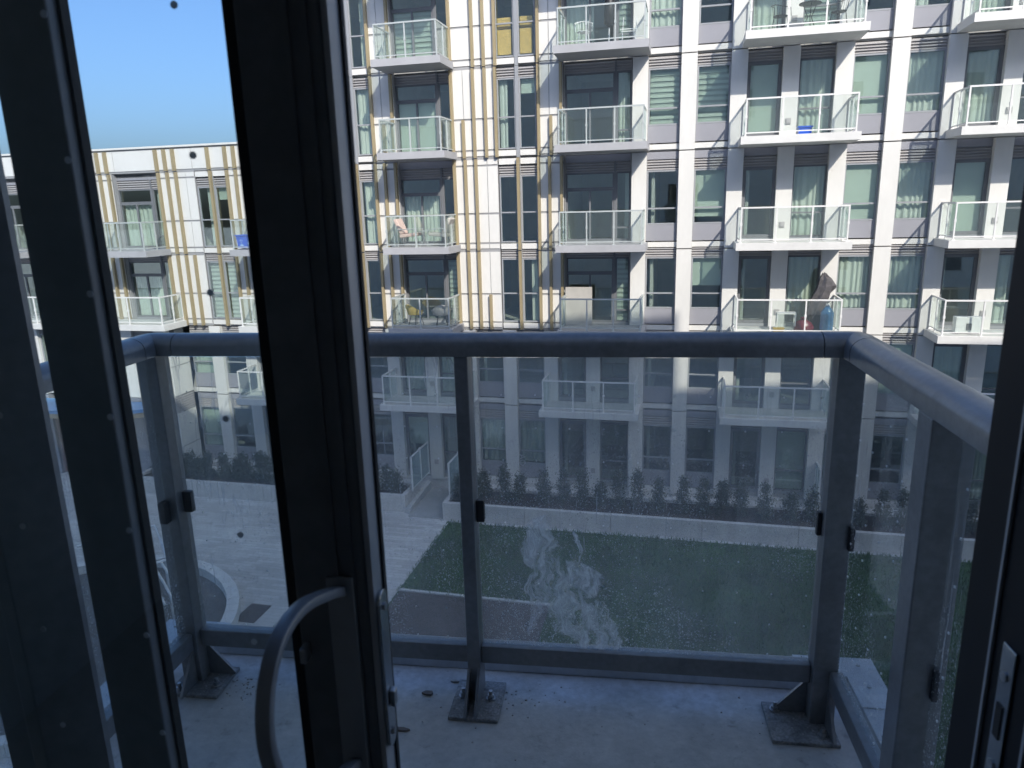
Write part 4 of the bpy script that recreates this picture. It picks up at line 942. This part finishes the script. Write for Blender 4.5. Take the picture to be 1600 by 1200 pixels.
g1 = pane(-1.25, -0.418, 1.848, 1.856, gz0, gz1, 'film1'); g2_ = pane(-0.375, 0.534, 1.848, 1.856, gz0, gz1, 'film2')
g3 = pane(0.596, 0.603, 1.36, 1.808, gz0, gz1, 'film3'); g4 = pane(0.596, 0.603, 0.78, 1.29, gz0, gz1, 'film3'); g5 = pane(-1.291, -1.283, 0.78, 1.808, gz0, gz1, 'film3')
dm = MB()
for i in range(-10, 10):
    for j in range(-1, 11):
        x = -0.297 + 0.09 * i; z = -1.222 + 0.0915 * j
        if gz0 + .01 < z < gz1 - .01 and not (-0.43 < x < -0.36) and -1.24 < x < .525: dm.disc_y(x, 1.8455, z, 0.0024, .0012, 6)
tag(dm.build("frit_dots", M['dot'], rl), None, None, None, 'stuff')
dm = MB()
for j in range(0, 11):
    for i in range(0, 12):
        yy = 0.8 + .09 * i; z = -1.222 + .0915 * j
        if gz0 + .01 < z < gz1 - .01 and not (1.28 < yy < 1.37): dm.box(.5935, .5955, yy - .002, yy + .002, z - .002, z + .002)
tag(dm.build("frit_dots", M['dot'], rl), None, None, None, 'stuff')
def clip(x0, x1, y0, y1, zc): MB().box(x0, x1, y0, y1, zc - .032, zc + .032).build("glass_clip", M['clip'], rl, bevel=.002)
clip(-1.2535, -1.228, 1.842, 1.862, -.825); clip(-.3775, -.355, 1.842, 1.862, -.825); clip(.526, .5365, 1.842, 1.862, -.83); pass
clip(.593, .607, 1.797, 1.8115, -.85); clip(.590, .610, 1.3575, 1.38, -.9); clip(.596, .607, 1.282, 1.2945, -.9); clip(-1.298, -1.276, 1.786, 1.8115, -.84)
# safety-glass stamp in the pane corner
fc = bpy.data.curves.new("stamp", 'FONT'); fc.body = "AQ"; fc.size = 0.022; fc.align_x = 'CENTER'
fo = bpy.data.objects.new("stamp", fc); COL.objects.link(fo); bpy.context.view_layer.update()
me = bpy.data.meshes.new_from_object(fo); bpy.data.objects.remove(fo); me.materials.clear(); me.materials.append(M['dot'])
so = bpy.data.objects.new("glass_stamp", me); COL.objects.link(so); so.parent = g2_
so.location = Vector((-0.252, 1.8465, -0.672)) - BASE[g2_.name]; so.rotation_euler = (R(90), R(90), 0)

# debris on the near floor
def chip(x, y, s, m, label, seed):
    r = random.Random(seed); mb = MB(); k = 6
    pts = [(x + s[0] * math.cos(2 * math.pi * i / k) * r.uniform(.6, 1.1), y + s[1] * math.sin(2 * math.pi * i / k) * r.uniform(.6, 1.1)) for i in range(k)]
    mb.prism(pts, 'z', FL + .0015, FL + s[2]); o = mb.build("debris_chip", M[m], None, origin=(x, y, FL), near=True); o.rotation_euler = (R(r.uniform(-4, 4)), R(r.uniform(-4, 4)), NEAR_ROT)
    tag(o, label, "debris")
chip(-0.545, 1.84, (.022, .012, .008), 'debris', "curled brown chip left of the middle railing post", 1)
chip(-0.475, 1.905, (.018, .006, .006), 'rubble', "small pale splinter by the middle post's base plate", 2)
chip(-0.60, 1.68, (.06, .008, .008), 'debris', "long dark splinter on the balcony floor near the door edge", 3)
rb_ = MB(); r = random.Random(21)
for i in range(200):
    c = r.choice([(-0.39, 1.80, .09), (-1.2, 1.8, .07), (.5, 1.82, .09), (-1.12, 1.83, .05), (-.25, 1.84, .1), (-.4, 1.6, .5)])
    x, y = r.gauss(c[0], c[2]), r.gauss(c[1], c[2] * .6); s = r.uniform(.0008, .0036)
    if not (SX0 < x < SX1 and .8 < y < SY1 - .1): continue
    zz = FL + (.012 if (-.46 < x < -.32 and 1.735 < y < 1.9) or (.425 < x < .6 and 1.735 < y < 1.9) or (-1.335 < x < -1.175 and 1.75 < y < 1.9) else .0005)
    rb_.prism([(x + s * math.cos(q * 1.26 + i) * r.uniform(.6, 1.2), y + s * math.sin(q * 1.26 + i) * r.uniform(.6, 1.2)) for q in range(5)], 'z', zz, zz + s * r.uniform(.5, 1))
tag(rb_.build("mortar_crumbs", M['rubble'], None, origin=(-.4, 1.7, FL), near=True), "scattered mortar crumbs around the post feet", "crumbs", None, 'stuff')

# ------------------------------------------------------------------ sliding door and frame
sdp = thing("sliding_glass_door", "black sliding glass door leaf with a bow handle, pulled part way across", "door", (-0.6, 0.62, FL), near=True)
zl, zh = FL + 0.03, CE - 0.27
st_ = MB(); st_.box(-0.304, -0.232, 0.600, 0.632, zl, zh); st_.build("stile", M['door'], sdp, bevel=.002)
MB().box(-0.316, -0.3045, 0.606, 0.626, zl, zh).build("glazing_bead", M['gasket'], sdp)
MB().box(-0.2315, -0.226, 0.602, 0.634, zl, zh).build("edge_strip", M['doorside'], sdp)
MB().box(-0.2255, -0.2235, 0.627, 0.634, zl, zh).build("weather_strip", M['gasket'], sdp)
MB().box(-0.262, -0.258, 0.5975, 0.5995, zl, zh).box(-0.246, -0.242, 0.5975, 0.5995, zl, zh).build("groove_bead", M['door'], sdp)
MB().box(-1.25, -1.19, 0.600, 0.632, zl, zh).build("stile", M['door'], sdp, bevel=.002)
MB().box(-1.1895, -0.3045, 0.600, 0.632, zl, zl + .07).build("bottom_rail", M['door'], sdp); MB().box(-1.1895, -0.3045, 0.600, 0.632, zh - .07, zh).build("top_rail", M['door'], sdp)
MB().box(-1.189, -0.317, 0.612, 0.618, zl + .071, zh - .071).build("glass_pane", M['doorglass'], sdp)
dm = MB()
for i in range(9):
    for j in range(-4, 14):
        x = -0.36 - 0.1185 * i; z = -0.07 - 0.118 * j
        if zl + .1 < z < zh - .1: dm.disc_y(x, 0.6105, z, .0032, .001, 10)
tag(dm.build("frit_dots", M['darkdot'], sdp), None, None, None, 'stuff')
# bow handle: a flat strap bent towards the room
hp = [(0.598, -0.354), (0.575, -0.343), (0.553, -0.334), (0.522, -0.323), (0.492, -0.319), (0.466, -0.325), (0.448, -0.341), (0.438, -0.362), (0.435, -0.388), (0.440, -0.415), (0.450, -0.442), (0.464, -0.468), (0.484, -0.492), (0.512, -0.512), (0.553, -0.526), (0.575, -0.535), (0.598, -0.546)]
def spline(P, k=4):
    o = []
    for i in range(len(P) - 1):
        p0, p1, p2, p3 = Vector(P[max(0, i - 1)]), Vector(P[i]), Vector(P[i + 1]), Vector(P[min(len(P) - 1, i + 2)])
        for j in range(k):
            t = j / k; o.append(tuple(0.5 * (2 * p1 + (p2 - p0) * t + (2 * p0 - 5 * p1 + 4 * p2 - p3) * t * t + (3 * p1 - p0 - 3 * p2 + p3) * t ** 3)))
    return o + [P[-1]]
hp = spline(hp)
hm = MB()
for i, (yy, zz) in enumerate(hp):
    a = Vector(hp[max(0, i - 1)]); b = Vector(hp[min(len(hp) - 1, i + 1)]); d = (b - a).normalized(); n_ = Vector((-d.y, d.x)) * .0048
    for (sx, sn) in ((-.263, -1), (-.263, 1), (-.250, 1), (-.250, -1)): hm.v.append((sx, yy + n_.x * sn, zz + n_.y * sn))
for i in range(len(hp) - 1):
    for j in range(4): hm.f.append((4 * i + j, 4 * i + (j + 1) % 4, 4 * i + 4 + (j + 1) % 4, 4 * i + 4 + j))
hm.f += [(0, 1, 2, 3), tuple(4 * (len(hp) - 1) + j for j in (3, 2, 1, 0))]
ho = hm.build("handle", M['handle'], sdp, bevel=.0025); smooth_ang(ho)
MB().box(-.270, -.243, .5945, .5972, -.58, -.338).build("handle_plate", M['handle'], sdp, bevel=.002)
MB().box(-.300, -.293, .585, .5995, -.428, -.412).build("thumb_latch", M['handle'], sdp, bevel=.002)
lp = MB(); k = 10
pts = [(0.615 + .011 * math.cos(math.pi * i / k), -.372 + .011 * math.sin(math.pi * i / k)) for i in range(k + 1)] + [(0.615 - .011 * math.cos(math.pi * i / k), -.525 - .011 * math.sin(math.pi * i / k)) for i in range(k + 1)]
lp.prism(pts, 'x', -.2258, -.2215); lpo = lp.build("lock_plate", M['chrome'], sdp, bevel=.001)
for zz in (-.378, -.519):
    ms = MB(); ms.prism([(0.615 + .004 * math.cos(2 * math.pi * i / 8), zz + .004 * math.sin(2 * math.pi * i / 8)) for i in range(8)], 'x', -.2214, -.2195); ms.build("screw", M['bolt'], lpo)
MB().box(-.2214, -.2155, .610, .620, -.489, -.470).build("latch_hook", M['bolt'], lpo, bevel=.002)

fr = thing("door_frame", "black fixed frame of the balcony door with its fixed stile and jambs", "door frame", (-0.4, 0.68, FL), near=True)
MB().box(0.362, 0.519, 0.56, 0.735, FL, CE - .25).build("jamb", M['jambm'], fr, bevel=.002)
MB().box(0.3585, 0.3615, 0.672, 0.676, FL + .01, CE - .26).box(0.3585, 0.3615, 0.60, 0.604, FL + .01, CE - .26).build("track_bead", M['handle'], fr)
MB().box(-1.299, -1.27, 0.56, 0.735, FL, CE - .25).build("jamb", M['door'], fr)
MB().box(-1.269, 0.361, 0.56, 0.735, CE - .279, CE - .25).build("head", M['door'], fr)
MB().box(-1.269, 0.361, 0.56, 0.735, FL - .055, FL + .018).build("sill", M['door'], fr)
MB().box(-0.592, -0.526, 0.676, 0.706, FL + .02, CE - .28).build("fixed_stile", M['door'], fr, bevel=.002)
MB().box(-0.5255, -0.522, 0.690, 0.702, FL + .02, CE - .28).build("glazing_bead", M['gasket'], fr)
MB().box(-0.712, -0.692, 0.676, 0.706, FL + .02, CE - .28).box(-0.760, -0.7125, 0.690, 0.72, FL + .02, CE - .28).build("fixed_mullion", M['door'], fr, bevel=.002)
MB().prism([(-0.6915, .676), (-0.640, .712), (-0.640, .72), (-0.6915, .706)], 'z', FL + .02, CE - .28).build("mullion_cap", M['rail'], fr)
sk = MB().box(0.3588, 0.3615, 0.632, 0.654, -.56, -.405); sko = sk.build("strike_plate", M['chrome'], fr, bevel=.001)
for zz in (-.435, -.53): MB().prism([(0.643 + .005 * math.cos(2 * math.pi * i / 8), zz + .005 * math.sin(2 * math.pi * i / 8)) for i in range(8)], 'x', .3570, .3587).build("screw", M['bolt'], sko)
MB().box(.3575, .3587, .638, .648, -.50, -.465).build("strike_slot", M['gasket'], sko)
